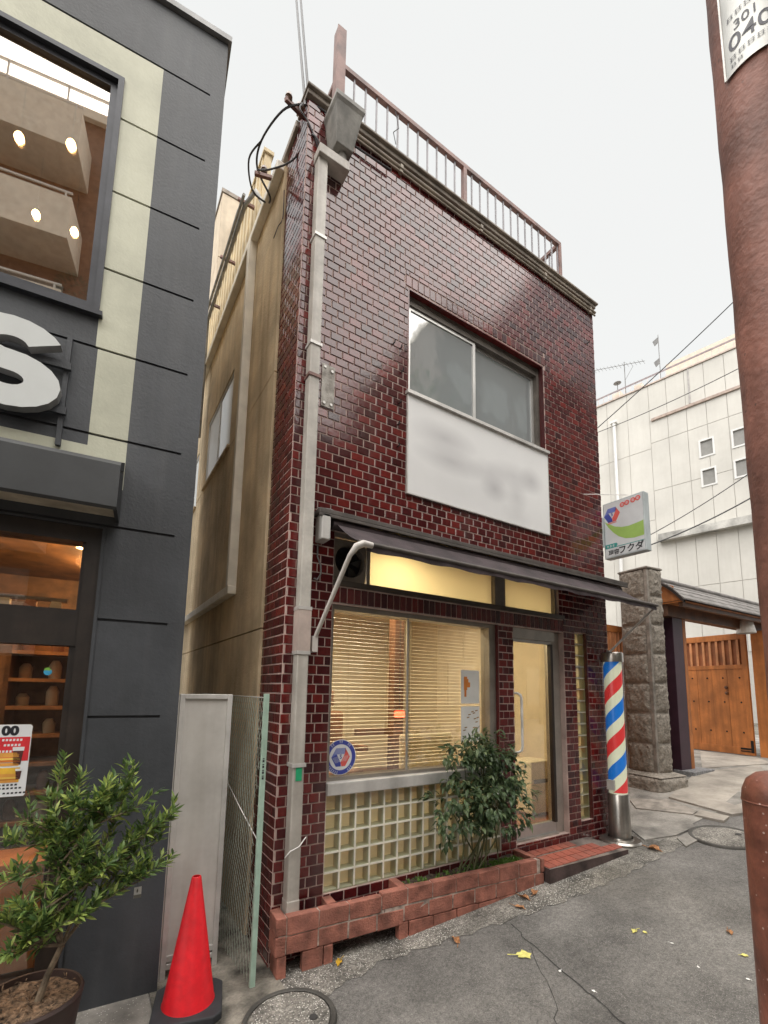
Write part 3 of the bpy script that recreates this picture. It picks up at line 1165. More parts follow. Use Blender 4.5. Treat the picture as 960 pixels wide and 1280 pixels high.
for kx in range(5):
    a = kx * 2 * math.pi / 5
    mb = MB()
    mb.poly([(.528 + r_ * math.cos(a + da), .085 + dy, 2.695 + r_ * math.sin(a + da)) for r_, da, dy in ((.02, -.3, 0), (.118, -.25, .015), (.12, .35, -.015), (.02, .5, 0))])
    mb.build('fan_blade', iron, fan)

# main window
mb = MB()
mb.box(.365, .395, .03, .14, 1.05, 2.335)
mb.box(2.0, 2.09, .03, .14, 1.05, 2.335)
mb.box(.395, 2.0, .03, .14, 2.300, 2.335)
mb.box(.395, 2.0, .03, .14, 1.05, 1.075)
mw = mb.build('shop_window', M('window_frame_metal', (.34, .31, .27), .4, metal=.6, var=.1), B)
mb = MB()
mb.box(.36, 2.092, -.035, .14, .962, 1.05)
mb.build('sill', alu_w, mw, bevel=.006)
for x0, x1, yy in ((.395, 1.13, .075), (1.10, 2.0, .088)):
    mb = MB()
    mb.box(x0, x1, yy, yy + .006, 1.075, 2.300)
    mb.build('pane', clear, mw)
mb = MB()
mb.box(1.095, 1.112, .070, .082, 1.075, 2.30)
mb.build('meeting_stile', alu, mw)
# venetian blind
bl = thing('venetian_blind', 'beige venetian blind with thin slats hanging inside the shop window', 'blind', (1.2, .175, 1.08))
smb = MB()
smb.mesh([(-.79, -.009, .004), (.79, -.009, .004), (.79, 0, .0055), (-.79, 0, .0055), (.79, .009, .004), (-.79, .009, .004)], [(0, 1, 2, 3), (3, 2, 4, 5)])
s0 = smb.build('slat', slat_m, bl, loc=(0, 0, .02))
s0.rotation_euler = (rad(12), 0, 0)
for i in range(1, 41):
    o = inst(s0.data, 'slat', bl, (0, 0, .02 + .0297 * i), (1, 1, 1), (rad(12 + rt.uniform(-4, 4)), rad(rt.uniform(-.12, .12)), 0))
for xx in (-.6, 0, .6):
    mb = MB()
    mb.tube([(xx, -.014, .0), (xx, -.014, 1.24)], .0016, 5)
    mb.build('ladder_cord', slat_m, bl)
mb = MB()
mb.box(-.8, .8, -.018, .018, 1.225, 1.25)
mb.build('head_rail', slat_m, bl)
# papers taped inside the glass
for (za, zb, lab) in ((1.60, 1.90, 'white notice sheet with an orange print taped in the shop window, upper of two'), (1.265, 1.575, 'white notice sheet with dark scribbles taped in the shop window, lower of two')):
    mb = MB()
    mb.mesh([(1.70, .0855, za), (1.925, .0855, za), (1.925, .0860, zb), (1.70, .0860, zb)], [(0, 1, 2, 3)])
    t = tag(mb.build('notice_sheet', paper), lab, 'notice', None)
    mb = MB()
    if zb > 1.8:
        for q in ((1.735, 1.775, 1.72, 1.84), (1.775, 1.81, 1.745, 1.79), (1.74, 1.765, 1.66, 1.72), (1.775, 1.79, 1.79, 1.82)):
            mb.poly([(q[0], .0846, q[2]), (q[1], .0846, q[2]), (q[1], .0846, q[3]), (q[0], .0846, q[3])])
        mb.build('print', orange_ink, t)
    else:
        for i in range(14):
            x, zz = 1.72 + .17 * rt.random(), 1.29 + .24 * rt.random()
            mb.poly([(x, .0846, zz), (x + .03, .0846, zz + .006), (x + .028, .0846, zz + .014), (x - .002, .0846, zz + .01)])
        mb.build('print', M('brown_ink', (.35, .2, .08), .7), t)
# round sticker badge on the window
bdg = thing('window_badge', 'round blue ringed badge with hexagon emblem stuck on the shop window', 'badge', (.507, .072, 1.208))
R_ = .128
def ringpoly(mb, r0, r1, y, n=48):
    vs = [(r0 * math.cos(2 * math.pi * i / n), y, r0 * math.sin(2 * math.pi * i / n)) for i in range(n)] + [(r1 * math.cos(2 * math.pi * i / n), y, r1 * math.sin(2 * math.pi * i / n)) for i in range(n)]
    mb.mesh(vs, [(i, (i + 1) % n, n + (i + 1) % n, n + i) for i in range(n)])
mb = MB()
mb.prism(circ(0, 0, R_, 48), lambda a, b, t: (a, t, b), 0, -.0015)
mb.build('disc', white_ink, bdg)
mb = MB()
ringpoly(mb, R_ * .73, R_ * .965, -.0022)
mb.build('ring', blue_ink, bdg)
def hexemblem(parent, cx, cz, r, put, y, stripes=True):
    """three rhombi of a hexagon: two blue, one red, with a white triangle in the middle"""
    P = [(cx + r * math.cos(rad(a)), cz + r * math.sin(rad(a))) for a in (60, 0, -60, -120, 180, 120)]
    T = [(cx - r * .42, cz + r * .28), (cx + r * .42, cz + r * .28), (cx, cz - r * .50)]
    parts = (([P[4], P[5], P[0], (cx + r * .58, cz + r * .60), T[1], T[0]], blue_ink2), ([P[4], T[0], T[2], (cx + r * .04, cz - r * .86), P[3]], blue_ink), ([P[0], P[1], P[2], (cx + r * .10, cz - r * .86), T[2], T[1]], red_ink))
    for i, (pl_, m_) in enumerate(parts):
        mb = MB()
        mb.poly([put(a, b, y) for a, b in pl_])
        o = mb.build('emblem', m_, parent)
        if stripes:
            mb = MB()
            for s_ in (-.55, -.3, -.05, .2, .45, .7):
                if i == 0:
                    zz = cz + r * (.33 + .55 * (s_ + .55) / 1.25 * .9)
                    x0_, x1_ = cx - r * .72 + (zz - cz - r * .33) * .35, cx + r * .46
                    q = [(x0_, zz), (x1_, zz), (x1_, zz + r * .02), (x0_, zz + r * .02)]
                else:
                    sgn = 1 if i == 1 else -1
                    t_ = (s_ + .55) / 1.25
                    ax_, az_ = (cx - r * .86 + t_ * r * .45, cz - r * .02 + t_ * r * .10) if i == 1 else (cx + r * .86 - t_ * r * .45, cz + r * .14 - t_ * r * .02)
                    ln = r * .62
                    dx_, dz_ = (.5 * ln, -.85 * ln) if i == 1 else (-.5 * ln, -.85 * ln)
                    q = [(ax_, az_), (ax_ + r * .022, az_), (ax_ + dx_ + r * .022, az_ + dz_), (ax_ + dx_, az_ + dz_)]
                mb.poly([put(a, b, y * 1.15 if abs(y) > .0 else y) for a, b in q])
            mb.build('stripe', white_ink, o)
    vs, fs = text2d('S', r * .55, r * .012)
    mb = MB()
    mb.mesh([put(cx + a, cz - r * .14 + b, y * 1.2) for a, b in vs], fs)
    mb.build('letter', blue_ink, parent)
hexemblem(bdg, 0, 0, R_ * .60, lambda a, b, y: (a, y, b), -.0024)
mb = MB()
def ringmark(a, n_, s_):
    rr = R_ * .85
    for i in range(n_):
        aa = a - (i - (n_ - 1) / 2) * s_
        c_, s2 = math.cos(aa), math.sin(aa)
        t_ = (-s2, c_)
        for (o1, o2, h) in ((-.3, .3, .010), (-.3, .3, .004), (-.3, .3, -.004), (-.04, .04, 0)):
            hh = .0014 if abs(o1) > .1 else .007
            q = []
            for du, dv in ((o1 * .016, h - hh), (o2 * .016, h - hh), (o2 * .016, h + hh), (o1 * .016, h + hh)):
                r2 = rr + dv
                q.append((r2 * c_ + t_[0] * du, -.0028, r2 * s2 + t_[1] * du))
            mb.poly(q)
ringmark(rad(128), 2, .14)
ringmark(rad(90), 2, .14)
ringmark(rad(52), 2, .14)
ringmark(rad(235), 6, .145)
ringmark(rad(312), 3, .145)
mb.build('lettering', white_ink, bdg)

# glass blocks
gme = MB()
o_, i_ = .0575, .0535
fr_ = [(-o_, 0, -o_), (o_, 0, -o_), (o_, 0, o_), (-o_, 0, o_)]
gme.mesh(fr_ + [(-i_, .004, -i_), (i_, .004, -i_), (i_, .004, i_), (-i_, .004, i_)] + [(-i_, .07, -i_), (i_, .07, -i_), (i_, .07, i_), (-i_, .07, i_)] + [(-o_, .08, -o_), (o_, .08, -o_), (o_, .08, o_), (-o_, .08, o_)],
         [(0, 1, 5, 4), (1, 2, 6, 5), (2, 3, 7, 6), (3, 0, 4, 7), (4, 5, 9, 8), (5, 6, 10, 9), (6, 7, 11, 10), (7, 4, 8, 11), (8, 9, 10, 11), (1, 0, 12, 13), (2, 1, 13, 14), (3, 2, 14, 15), (0, 3, 15, 12)], 0)
gme.mesh([(-o_, -.003, -o_), (o_, -.003, -o_), (o_, -.003, o_), (-o_, -.003, o_)], [(0, 1, 2, 3)], 1)
jm = MB()
jm.box(.365, 2.09, .02, .09, .31, .3225)
pan = None
NX, NZ = 14, 5
cw = (2.09 - .365) / NX
ch = (.962 - .31) / NZ
for i in range(NX + 1):
    x = .365 + cw * i
    jm.box(max(.365, x - .006), min(2.09, x + .006), .006, .09, .3225, .962)
for j in range(1, NZ + 1):
    zz = .31 + ch * j
    for i in range(NX):
        jm.box(.365 + cw * i + .006, .365 + cw * (i + 1) - .006, .006, .09, zz - .006, min(.962, zz + .006))
pan = jm.build('glass_block_panel', gb_joint, B)
g0 = None
for i in range(NX):
    for j in range(NZ):
        lc = (.365 + cw * (i + .5), .014, .31 + ch * (j + .5))
        sc_ = ((cw - .012) / (2 * o_), 1, (ch - .012) / (2 * o_))
        if g0 is None:
            g0 = gme.build('glass_block', [gb_cav, gb_front], pan, loc=lc)
            g0.scale = sc_
        else:
            inst(g0.data, 'glass_block', pan, lc, sc_)
jm = MB()
NS = 16
ch2 = (2.36 - .42) / NS
for j in range(NS + 1):
    zz = .42 + ch2 * j
    jm.box(3.24, 3.45, .038, .12, max(.42, zz - .006), min(2.36, zz + .006))
for x in (3.246, 3.444):
    for j in range(NS):
        jm.box(x - .006, x + .006, .038, .12, .42 + ch2 * j + .006, .42 + ch2 * (j + 1) - .006)
slit = jm.build('glass_block_slit', gb_joint, B)
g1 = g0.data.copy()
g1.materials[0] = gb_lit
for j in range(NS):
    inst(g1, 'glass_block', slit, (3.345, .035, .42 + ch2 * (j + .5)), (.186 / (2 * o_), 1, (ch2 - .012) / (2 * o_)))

mb = MB()
for a, b, c, d in ((3.436, 3.4497, .4205, 2.3595), (2.838, 2.8497, 4.2925, 5.3095), (1.0163, 1.028, 4.2925, 5.3095), (2.0785, 2.0897, 1.051, 2.3345)):
    mb.box(a, b, .0, .0365 if b > 3 else .0285 if a > 2.07 and b < 2.1 else .054, c, d)
mb.box(1.029, 2.837, .0, .054, 5.298, 5.3095)
stuff(mb.build('reveal_tiles', tile, wall))
# entrance door
mb = MB()
mb.box(2.29, 2.305, .03, .13, .335, 2.335)
mb.box(2.925, 3.045, .06, .15, .335, 2.335)
mb.box(2.305, 2.925, .02, .13, 2.235, 2.333)
mb.box(2.305, 2.925, .03, .13, .335, .352)
dr = mb.build('shop_door', M('door_frame_metal', (.46, .43, .39), .38, metal=.55, var=.1), B)
mb = MB()
rect_frame(mb, 2.307, 2.923, .354, 2.233, .028, .06, .095)
mb.box(2.335, 2.895, .058, .097, .382, .455)
lf = mb.build('leaf_frame', alu, dr)
mb = MB()
mb.box(2.335, 2.895, .074, .081, .455, 2.205)
mb.build('pane', doorglass, lf)
mb = MB()
mb.box(2.86, 2.895, .02, .06, .455, 2.205)
mb.build('dark_stile', brownfr, lf)
mb = MB()
mb.tube([(2.325, .06, 1.70), (2.35, .012, 1.70), (2.375, .0, 1.685), (2.385, -.004, 1.65), (2.385, -.004, 1.20), (2.375, .0, 1.165), (2.35, .012, 1.15), (2.325, .06, 1.15)], .0125, 10)
mb.build('handle', M('white_handle', (.80, .79, .76), .3), dr, True)
# red tile step in front of the door
stp = thing('tiled_step', 'low red quarry tile step in front of the shop door', 'step', (2.30, 0, .2))
mb = MB()
top = lambda x, y: .232 + .028 * (y + .36) / .36 - .2
pts = [(0, -.002), (1.02, -.002), (1.10, -.385), (0, -.345)]
mb.mesh([(x, y, top(x, y)) for x, y in pts] + [(x, y, -.2) for x, y in pts], [(3, 2, 1, 0)])
mb.mesh([(x, y, top(x, y)) for x, y in pts] + [(x, y, -.2) for x, y in pts], [(0, 1, 5, 4), (1, 2, 6, 5), (2, 3, 7, 6), (3, 0, 4, 7)], 1)
mb.build('step_base', [M('step_mortar', (.20, .165, .145), .9, var=.3, bump=.5, bscale=80), M('step_riser', (.085, .055, .05), .8, var=.3)], stp)
for j in range(3):
    ya = -.075 - .102 * j - (.02 if j > 0 else 0) + .06
    for i in range(14):
        x0_, x1_ = .006 + .1 * i, .1 * (i + 1) - .002
        lim = (.74, .96, 1.10)[j]
        if x1_ > lim:
            continue
        mb = MB()
        ys_ = (ya - .094, ya)
        q = [(x0_, ys_[0]), (x1_, ys_[0]), (x1_, ys_[1]), (x0_, ys_[1])]
        mb.mesh([(a, b, top(a, b) + .006) for a, b in q] + [(a, b, top(a, b) - .004) for a, b in q], [(0, 1, 2, 3), (0, 4, 5, 1), (1, 5, 6, 2), (2, 6, 7, 3), (3, 7, 4, 0)])
        mb.build('tile', redtile, stp)

# barber shop interior
mb = MB()
mb.box(.17, 3.69, .17, 4.2, .20, .34)
mb.build('shop_floor', woodfloor, B)
mb = MB()
mb.box(.17, 3.69, .17, 4.2, 2.93, 3.0)
mb.build('shop_ceiling', creamc, B)
mb = MB()
mb.box(.17, .20, .17, 4.2, .34, 2.93)
mb.box(3.66, 3.69, .17, 4.2, .34, 2.93)
mb.box(.20, 3.66, 4.15, 4.2, .34, 2.93)
mb.build('shop_walls', cream, B)
for i, (x, y, lb) in enumerate(((1.0, .95, 'long warm ceiling light behind the left half of the blind'), (2.0, 1.6, 'long warm ceiling light deeper in the barber shop'), (2.65, .8, 'short warm ceiling light just inside the shop door'), (.98, .40, 'short warm ceiling light glowing behind the transom pane'))):
    t = thing('ceiling_light', lb, 'ceiling light', (x, y, 2.93))
    mb = MB()
    mb.box(-.5 if i < 2 else -.2, .5 if i < 2 else .2, -.08, .08, -.03, 0)
    mb.build('housing', creambox, t)
    mb = MB()
    mb.box(-.48 if i < 2 else -.18, .48 if i < 2 else .18, -.06, .06, -.05, -.031)
    mb.build('diffuser', ceil_light, t)
    ld = bpy.data.lights.new('lamp_glow', 'AREA')
    ld.shape = 'RECTANGLE'
    ld.size, ld.size_y = (.9, .12) if i < 2 else (.34, .12)
    ld.energy = (13, 14, 2.6, 2.0)[i]
    ld.color = (1, .85, .62)
    lo = bpy.data.objects.new('lamp_glow', ld)
    COL.objects.link(lo)
    lo.parent = t
    lo.location = (0, 0, -.06)
# cabinet, counter, chair, heater seen through the glass
c_ = thing('mirror_cabinet', 'cream mirror cabinet along the left wall behind the blind', 'cabinet', (.21, 2.0, .34))
mb = MB(); mb.box(0, .42, -1.2, 1.2, 0, .72); mb.build('carcass', creambox, c_)
mb = MB(); mb.box(0, .46, -1.22, 1.22, .72, .76); mb.build('counter_top', oak_l, c_)
mb = MB(); mb.box(0, .03, -1.1, 1.1, .95, 1.75); mb.build('mirror', M('mirror', (.8, .8, .8), .03, metal=1, var=0), c_)
for i in range(4):
    mb = MB(); mb.box(.42, .432, -1.15 + .58 * i, -.61 + .58 * i, .08, .68); mb.build('drawer', oak_l, c_)
ch_ = thing('barber_chair', 'brown leather barber chair behind the venetian blind', 'chair', (1.15, 1.55, .34))
mb = MB(); mb.lathe([(.0001, .0), (.27, 0), (.27, .03), (.06, .06), (.05, .40), (.0001, .40)], n=24); mb.build('pedestal', steel, ch_, True)
mb = MB(); mb.box(-.27, .27, -.28, .26, .40, .54); mb.build('seat', brownl, ch_, bevel=.04)
mb = MB(); mb.box(-.26, .26, .20, .33, .54, 1.12); mb.build('backrest', brownl, ch_, bevel=.04)
mb = MB(); mb.box(-.14, .14, .22, .32, 1.16, 1.36); mb.build('headrest', brownl, ch_, bevel=.03)
for s_ in (-1, 1):
    mb = MB(); mb.box(s_ * .31 - .04, s_ * .31 + .04, -.22, .22, .70, .77); mb.build('armrest', brownl, ch_, bevel=.02)
ht = thing('heater_cabinet', 'cream slim appliance cabinet standing inside the shop door', 'cabinet', (float(on(664, 1016, 2, .34)[0]), float(on(664, 1016, 2, .34)[1]), .34))
mb = MB(); mb.box(-.17, .17, -.16, .16, .03, .60); mb.build('body', creambox, ht, bevel=.015)
mb = MB(); mb.box(-.16, .16, -.15, .15, 0, .03); mb.build('plinth', brownl, ht)
mb = MB(); mb.box(-.13, .13, -.167, -.16, .36, .40); mb.build('grille', bronze, ht)
sh = thing('waiting_bench', 'low cream bench under the window behind the shrub', 'bench', (1.75, .5, .34))
mb = MB(); mb.box(-.32, .32, -.16, .16, .34, .42); mb.build('seat', creambox, sh, bevel=.02)
mb = MB(); mb.box(-.32, .32, .13, .17, .42, .95); mb.build('backrest', creambox, sh, bevel=.02)
for s_ in (-1, 1):
    mb = MB(); mb.box(s_ * .27 - .02, s_ * .27 + .02, -.14, .14, 0, .34); mb.build('leg', bronze, sh)
tw_ = thing('towel_cupboard', 'dark wooden cupboard with yellow towels seen through the blind', 'cupboard', (1.3, 3.9, .34))
mb = MB(); mb.box(-.6, .6, -.2, .2, 0, 1.25); mb.build('carcass', shopwall, tw_)
for i in range(3):
    mb = MB(); mb.box(-.5 + .34 * i, -.22 + .34 * i, -.30, -.2, .55, .82); mb.build('towel', M('yellow_towel', (.72, .52, .10), .9), tw_, bevel=.02)
dv = thing('partition_post', 'tall wooden room divider post inside the barber shop', 'post', (1.75, 1.2, .34))
mb = MB(); mb.box(-.06, .06, -.06, .06, 0, 2.59); mb.build('upright', brownl, dv)
mb = MB(); mb.box(-.5, -.06, -.02, .02, .9, .96); mb.build('rail', brownl, dv)
lp = thing('red_indicator_lamp', 'small glowing red lamp behind the blind', 'lamp', (1.20, .32, 1.50))
mb = MB(); mb.box(-.045, .045, -.02, .02, -.028, .028); mb.build('lens', emis('red_glow', (1, .05, .02), 3), lp, bevel=.01)
mb = MB(); mb.tube([(0, 0, .028), (0, 0, 1.43)], .004, 6); mb.build('cord', cable_m, lp)

# ------------------------------------------------------------------ awning
aw = thing('awning', 'dark brown retracted fabric awning with white folding arms above the shop window', 'awning', (2.1, 0, 3.0))
mb = MB()
mb.box(-1.92, 1.99, -.13, -.006, -.035, .0)
mb.box(-1.92, 1.99, -.13, -.11, -.06, -.035)
mb.build('rail', awnrail, aw, bevel=.004)
mb = MB()
mb.tube([(-1.80, -.075, -.09), (1.90, -.075, -.09)], .038, 12)
mb.build('roller', awnfab, aw, True)
mb = MB()
nx, ny = 40, 6
vs = []
for i in range(nx + 1):
    for j in range(ny + 1):
        t_ = j / ny
        xl = -1.77 + t_ * .03
        xr = 1.88
        x = xl + (xr - xl) * i / nx
        sag = -.030 * math.sin(math.pi * t_) - .007 * math.sin(i * 1.7 + t_ * 2) * t_
        vs.append((x, -.085 - .40 * t_, -.075 - .245 * t_ + sag))
k = ny + 1
fs = [(i * k + j, (i + 1) * k + j, (i + 1) * k + j + 1, i * k + j + 1) for i in range(nx) for j in range(ny)]
# valance
base = len(vs)
for i in range(nx + 1):
    x = -1.74 + (1.88 + 1.74) * i / nx
    vs.append((x, -.492, -.33))
    vs.append((x, -.494 + .004 * math.sin(i * 2.1), -.385 - .006 * math.sin(i * 1.3)))
fs += [(base + 2 * i, base + 2 * i + 2, base + 2 * i + 3, base + 2 * i + 1) for i in range(nx)]
mb.mesh(vs, fs)
mb.build('fabric', awnfab, aw, True)
mb = MB()
mb.tube([(-1.80, -.49, -.335), (1.90, -.49, -.335)], .016, 10)
fb = mb.build('front_bar', awnrail, aw, True)
mb = MB()
mb.tube([(-1.70, -.50, -.345), (-1.77, -.505, -.345), (-1.815, -.495, -.37), (-1.845, -.46, -.43), (-1.90, -.09, -.93)], [.021, .024, .023, .016, .0145], 12)
mb.box(-1.925, -1.885, -.10, -.005, -1.04, -.93)
mb.build('arm', armwhite, aw, True)
mb = MB()
mb.tube([(1.89, -.49, -.34), (1.87, -.44, -.39), (1.72, -.02, -.83)], [.016, .013, .012], 10)
mb.box(1.70, 1.74, -.04, -.003, -.90, -.80)
mb.build('arm', armwhite, aw, True)
mb = MB()
mb.box(-1.90, -1.83, -.13, -.006, -.23, -.035)
mb.build('end_bracket', alu_w, aw, bevel=.008)
mb = MB()
mb.tube([(-1.88, -.02, -.24), (-1.885, -.035, -.34), (-1.86, -.04, -.40), (-1.85, -.03, -.46), (-1.875, -.02, -.51), (-1.90, -.02, -.50)], .006, 6)
mb.build('cord', grey_cable, aw, True)
mb = MB()
mb.tube([(-1.90, -.03, .03), (-1.80, -.05, .035), (-1.70, -.06, .005)], .005, 6)
mb.build('cord', grey_cable, aw, True)

# ------------------------------------------------------------------ brick planter
PR = math.atan(-.066)
P = thing('brick_planter', 'long low red brick planter along the shop front with open feet', 'planter', (0, -.150, 0), PR)
rp = random.Random(5)
def brick(x0, x1, y0, y1, za, zb, name='brick'):
    mb = MB()
    j = lambda: rp.uniform(-.003, .003)
    c = [(x0, y0), (x1, y0), (x1, y1), (x0, y1)]
    vs = [(a + j(), b + j(), za + j()) for a, b in c] + [(a + j(), b + j(), zb + j()) for a, b in c]
    mb.mesh(vs, [(0, 3, 2, 1), (4, 5, 6, 7), (0, 1, 5, 4), (1, 2, 6, 5), (2, 3, 7, 6), (3, 0, 4, 7)])
    return mb.build(name, pbrick, P, bevel=.005)
BL, BTk = .205, .062
# course 1 (top): end brick, short front run, then the higher soil box
brick(-.015, .050, 0, .150, .190, .296)
x = .057
for ln in (.205, .205, .235):
    brick(x, x + ln, 0, BTk, .190, .295)
    x += ln + .008
xs1 = x
for i in range(7):
    brick(xs1 + .213 * i, xs1 + .213 * i + BL, 0, BTk, .206, .312)
brick(.345, .407, .066, .172, .188, .298)
brick(.885, .947, .066, .205, .20, .314)
brick(2.213, 2.275, .066, .285, .20, .312)
brick(2.255, 2.290, 0, BTk, .206, .312)
# course 2
brick(-.015, .050, .0, .150, .078, .184)
x = -.013 + .068
i = 0
while x < 2.25:
    x1 = min(x + BL, 2.285)
    zt = .184 if x < .72 else .200
    brick(x, x1, .002 + rp.uniform(0, .004), BTk, zt - .108, zt - .002)
    x = x1 + .008
# course 3: feet, then a solid run that sinks into the rising ground
brick(.0, .060, .0, .150, -.12, .072)
brick(.165, .300, .004, BTk, -.12, .072)
brick(.306, .366, .0, BTk, -.12, .072)
x = .865
while x < 2.25:
    x1 = min(x + (.075 if x < .9 else BL), 2.285)
    brick(x, x1, .003, BTk, -.12, .088)
    x = x1 + .007
mb = MB()
mb.box(.004, .745, .006, .058, .082, .290)
mb.box(.75, 2.245, .006, .058, .10, .306)
mb.box(-.009, .044, .062, .146, .082, .290)
mb.build('mortar', M('planter_mortar', (.50, .40, .34), .9, var=.3, scale=20), P)
mb = MB()
ns = 26
vs = []
for i in range(ns + 1):
    for j in range(6):
        vs.append((.94 + 1.28 * i / ns, .06 + (.145 + .062 * (.94 + 1.28 * i / ns)) * j / 5 * .98, .270 + rp.uniform(-.012, .018)))
mb.mesh(vs, [(i * 6 + j, (i + 1) * 6 + j, (i + 1) * 6 + j + 1, i * 6 + j + 1) for i in range(ns) for j in range(5)])
mb.build('soil', soil, P, True)
mb = MB()
mb.poly([(.06, .063, .15), (.88, .063, .15), (.88, .16, .15), (.06, .14, .15)])
mb.build('bed', conc, P)

# ================================================================== PLANTS
def leaf(mb, p, d, up, L, W, fold=.25, mi=0, curl=.15):
    """pointed leaf: two folded halves, 6 vertices"""
    d = Vector(d).normalized()
    s_ = d.cross(Vector(up))
    if s_.length < 1e-3:
        s_ = Vector((1, 0, 0))
    s_.normalize()
    n_ = s_.cross(d).normalized()
    p = Vector(p)
    m = p + d * (L * .45) + n_ * (L * .04)
    tip = p + d * L - n_ * (L * curl)
    e = n_ * (W * fold)
    vs = [p, p + d * (L * .30) + s_ * W * .42 + e, p + d * (L * .62) + s_ * W * .40 + e * .8 - n_ * L * curl * .3, tip,
          p + d * (L * .62) - s_ * W * .40 + e * .8 - n_ * L * curl * .3, p + d * (L * .30) - s_ * W * .42 + e, m]
    mb.mesh(vs, [(0, 1, 6), (1, 2, 6), (2, 3, 6), (3, 4, 6), (4, 5, 6), (5, 0, 6)], mi)
def rdir(r, zlo=-1.0):
    while True:
        v = Vector((r.uniform(-1, 1), r.uniform(-1, 1), r.uniform(zlo, 1)))
        if .1 < v.length < 1:
            return v.normalized()

# flowering shrub in the planter
rs = random.Random(21)
sx, sy, sz = 1.64, -.135, .27
shb = thing('flowering_shrub', 'dark green leafy shrub with small white flowers growing in the brick planter', 'shrub', (sx, sy, sz))
mb = MB()
tips = []
lobes = [((.02, .0, .80), (.40, .24, .26)), ((-.22, -.05, .50), (.33, .25, .24)), ((.28, -.04, .58), (.33, .26, .30)), ((.10, -.10, .52), (.36, .24, .24)), ((.30, .0, .86), (.22, .16, .22)), ((-.05, -.06, .95), (.20, .15, .16))]
for i in range(11):
    lb = lobes[i % 6]
    e = Vector(lb[0]) + Vector((rs.uniform(-.15, .15), rs.uniform(-.10, .08), rs.uniform(-.05, .1)))
    b0_ = Vector((rs.uniform(-.16, .14), rs.uniform(-.03, .04), -.01))
    mid = b0_.lerp(e, .5) + Vector((rs.uniform(-.06, .06), rs.uniform(-.05, .05), 0))
    mb.tube([b0_, mid, e], [.007, .006, .003], 6)
mb.tube([(-.20, -.03, -.01), (-.12, -.05, .35)], .004, 5)
mb.tube([(.30, .02, -.01), (.22, .0, .4)], .005, 5)
mb.build('stem', greenstem, shb, True)
mb = MB()
fl = []
for i in range(260):
    c, r3 = rs.choice(lobes)
    v = rdir(rs)
    rr = rs.uniform(.35, 1.06)
    q = Vector((c[0] + v.x * r3[0] * rr, c[1] + v.y * r3[1] * rr, c[2] + v.z * r3[2] * rr))
    if q.y > .10:
        continue
    out = (Vector((v.x, v.y - .35, v.z * .4 - .1))).normalized()
    for j in range(9):
        dd = (out + rdir(rs) * .85 + Vector((0, 0, -.3))).normalized()
        leaf(mb, q + rdir(rs) * .035, dd, (0, 0, 1) if rs.random() < .8 else rdir(rs), rs.uniform(.045, .085), rs.uniform(.022, .042), curl=.2)
    if v.y < .1 and rr > .85 and rs.random() < .12:
        fl.append(q + out * .03)
# upright feathery shoots at the back right
for i in range(16):
    bx, by = .36 + rs.uniform(-.08, .10), .05 + rs.uniform(-.03, .03)
    zt = rs.uniform(.75, 1.12)
    for j in range(34):
        zz = .35 + (zt - .35) * j / 34
        leaf(mb, (bx + rs.uniform(-.015, .015), by, zz), (rs.uniform(-1, 1), rs.uniform(-1, .4), .7), (0, 0, 1), .030, .007)
stuff(mb.build('foliage', shrub_l, shb))
for q in fl[:14]:
    mb = MB()
    for j in range(5):
        a = j * 2 * math.pi / 5
        dd = Vector((math.cos(a), -.6, math.sin(a)))
        leaf(mb, q, dd, (0, -1, 0), .022, .016)
    mb.build('flower', petal, shb)
mb = MB()
for i in range(300):
    x_ = rs.choice([rs.gauss(2.06, .08), rs.gauss(1.9, .2), rs.uniform(1.0, 2.15)])
    if not 1.0 < x_ < 2.18:
        continue
    y_ = -.15 - .066 * x_ + rs.uniform(.075, .21)
    zz = .27
    for j in range(3):
        leaf(mb, (x_, y_, zz), (rs.uniform(-1, 1), rs.uniform(-1, 1), rs.uniform(.5, 1.6)), rdir(rs), rs.uniform(.018, .038), .016)
stuff(mb.build('seedlings', ground_l), 'low bright green seedlings sprouting in the planter soil', 'ground cover')

# potted olive tree at the shop corner
pc = (-1.215, -.27)
gz = g(pc[0]) + .006
ro = random.Random(8)
pot = thing('plant_pot', 'round dark brown plant pot below the olive tree', 'plant pot', (pc[0], pc[1], gz))
mb = MB()
mb.lathe([(.0001, 0), (.165, 0), (.205, .33), (.212, .36), (.205, .372), (.196, .37), (.19, .30)], n=40)
mb.build('body', brownpot, pot, True)
mb = MB()
for j in range(6):
    pass
vs = [(0, 0, .345)]
for j in range(1, 6):
    for i in range(30):
        a = 2 * math.pi * i / 30
        vs.append((.198 * j / 5 * math.cos(a), .198 * j / 5 * math.sin(a), .338 + ro.uniform(-.008, .012)))
fs = [(0, 1 + i, 1 + (i + 1) % 30) for i in range(30)]
for j in range(4):
    for i in range(30):
        fs.append((1 + j * 30 + i, 1 + (j + 1) * 30 + i, 1 + (j + 1) * 30 + (i + 1) % 30, 1 + j * 30 + (i + 1) % 30))
mb.mesh(vs, fs)
mb.build('mulch', mulch, pot)
mb = MB()
for i in range(170):
    a, r2 = ro.uniform(0, 6.28), .19 * math.sqrt(ro.random())
    leaf(mb, (r2 * math.cos(a), r2 * math.sin(a), .35), (ro.uniform(-1, 1), ro.uniform(-1, 1), ro.uniform(-.1, .3)), (0, 0, 1), ro.uniform(.02, .045), .007)
stuff(mb.build('bark_chips', mulch, pot))
ot = thing('olive_tree', 'small multi stemmed olive tree with narrow bright green leaves in a brown pot', 'tree', (pc[0] + .03, pc[1] - .01, gz + .34))
o3 = Vector((pc[0] + .03, pc[1] - .01, gz + .34))
fork = Vector((.075, .0, .22))
mb = MB()
mb.tube([(0, 0, -.02), (.03, 0, .10), fork], [.017, .014, .012], 9)
limbs = []
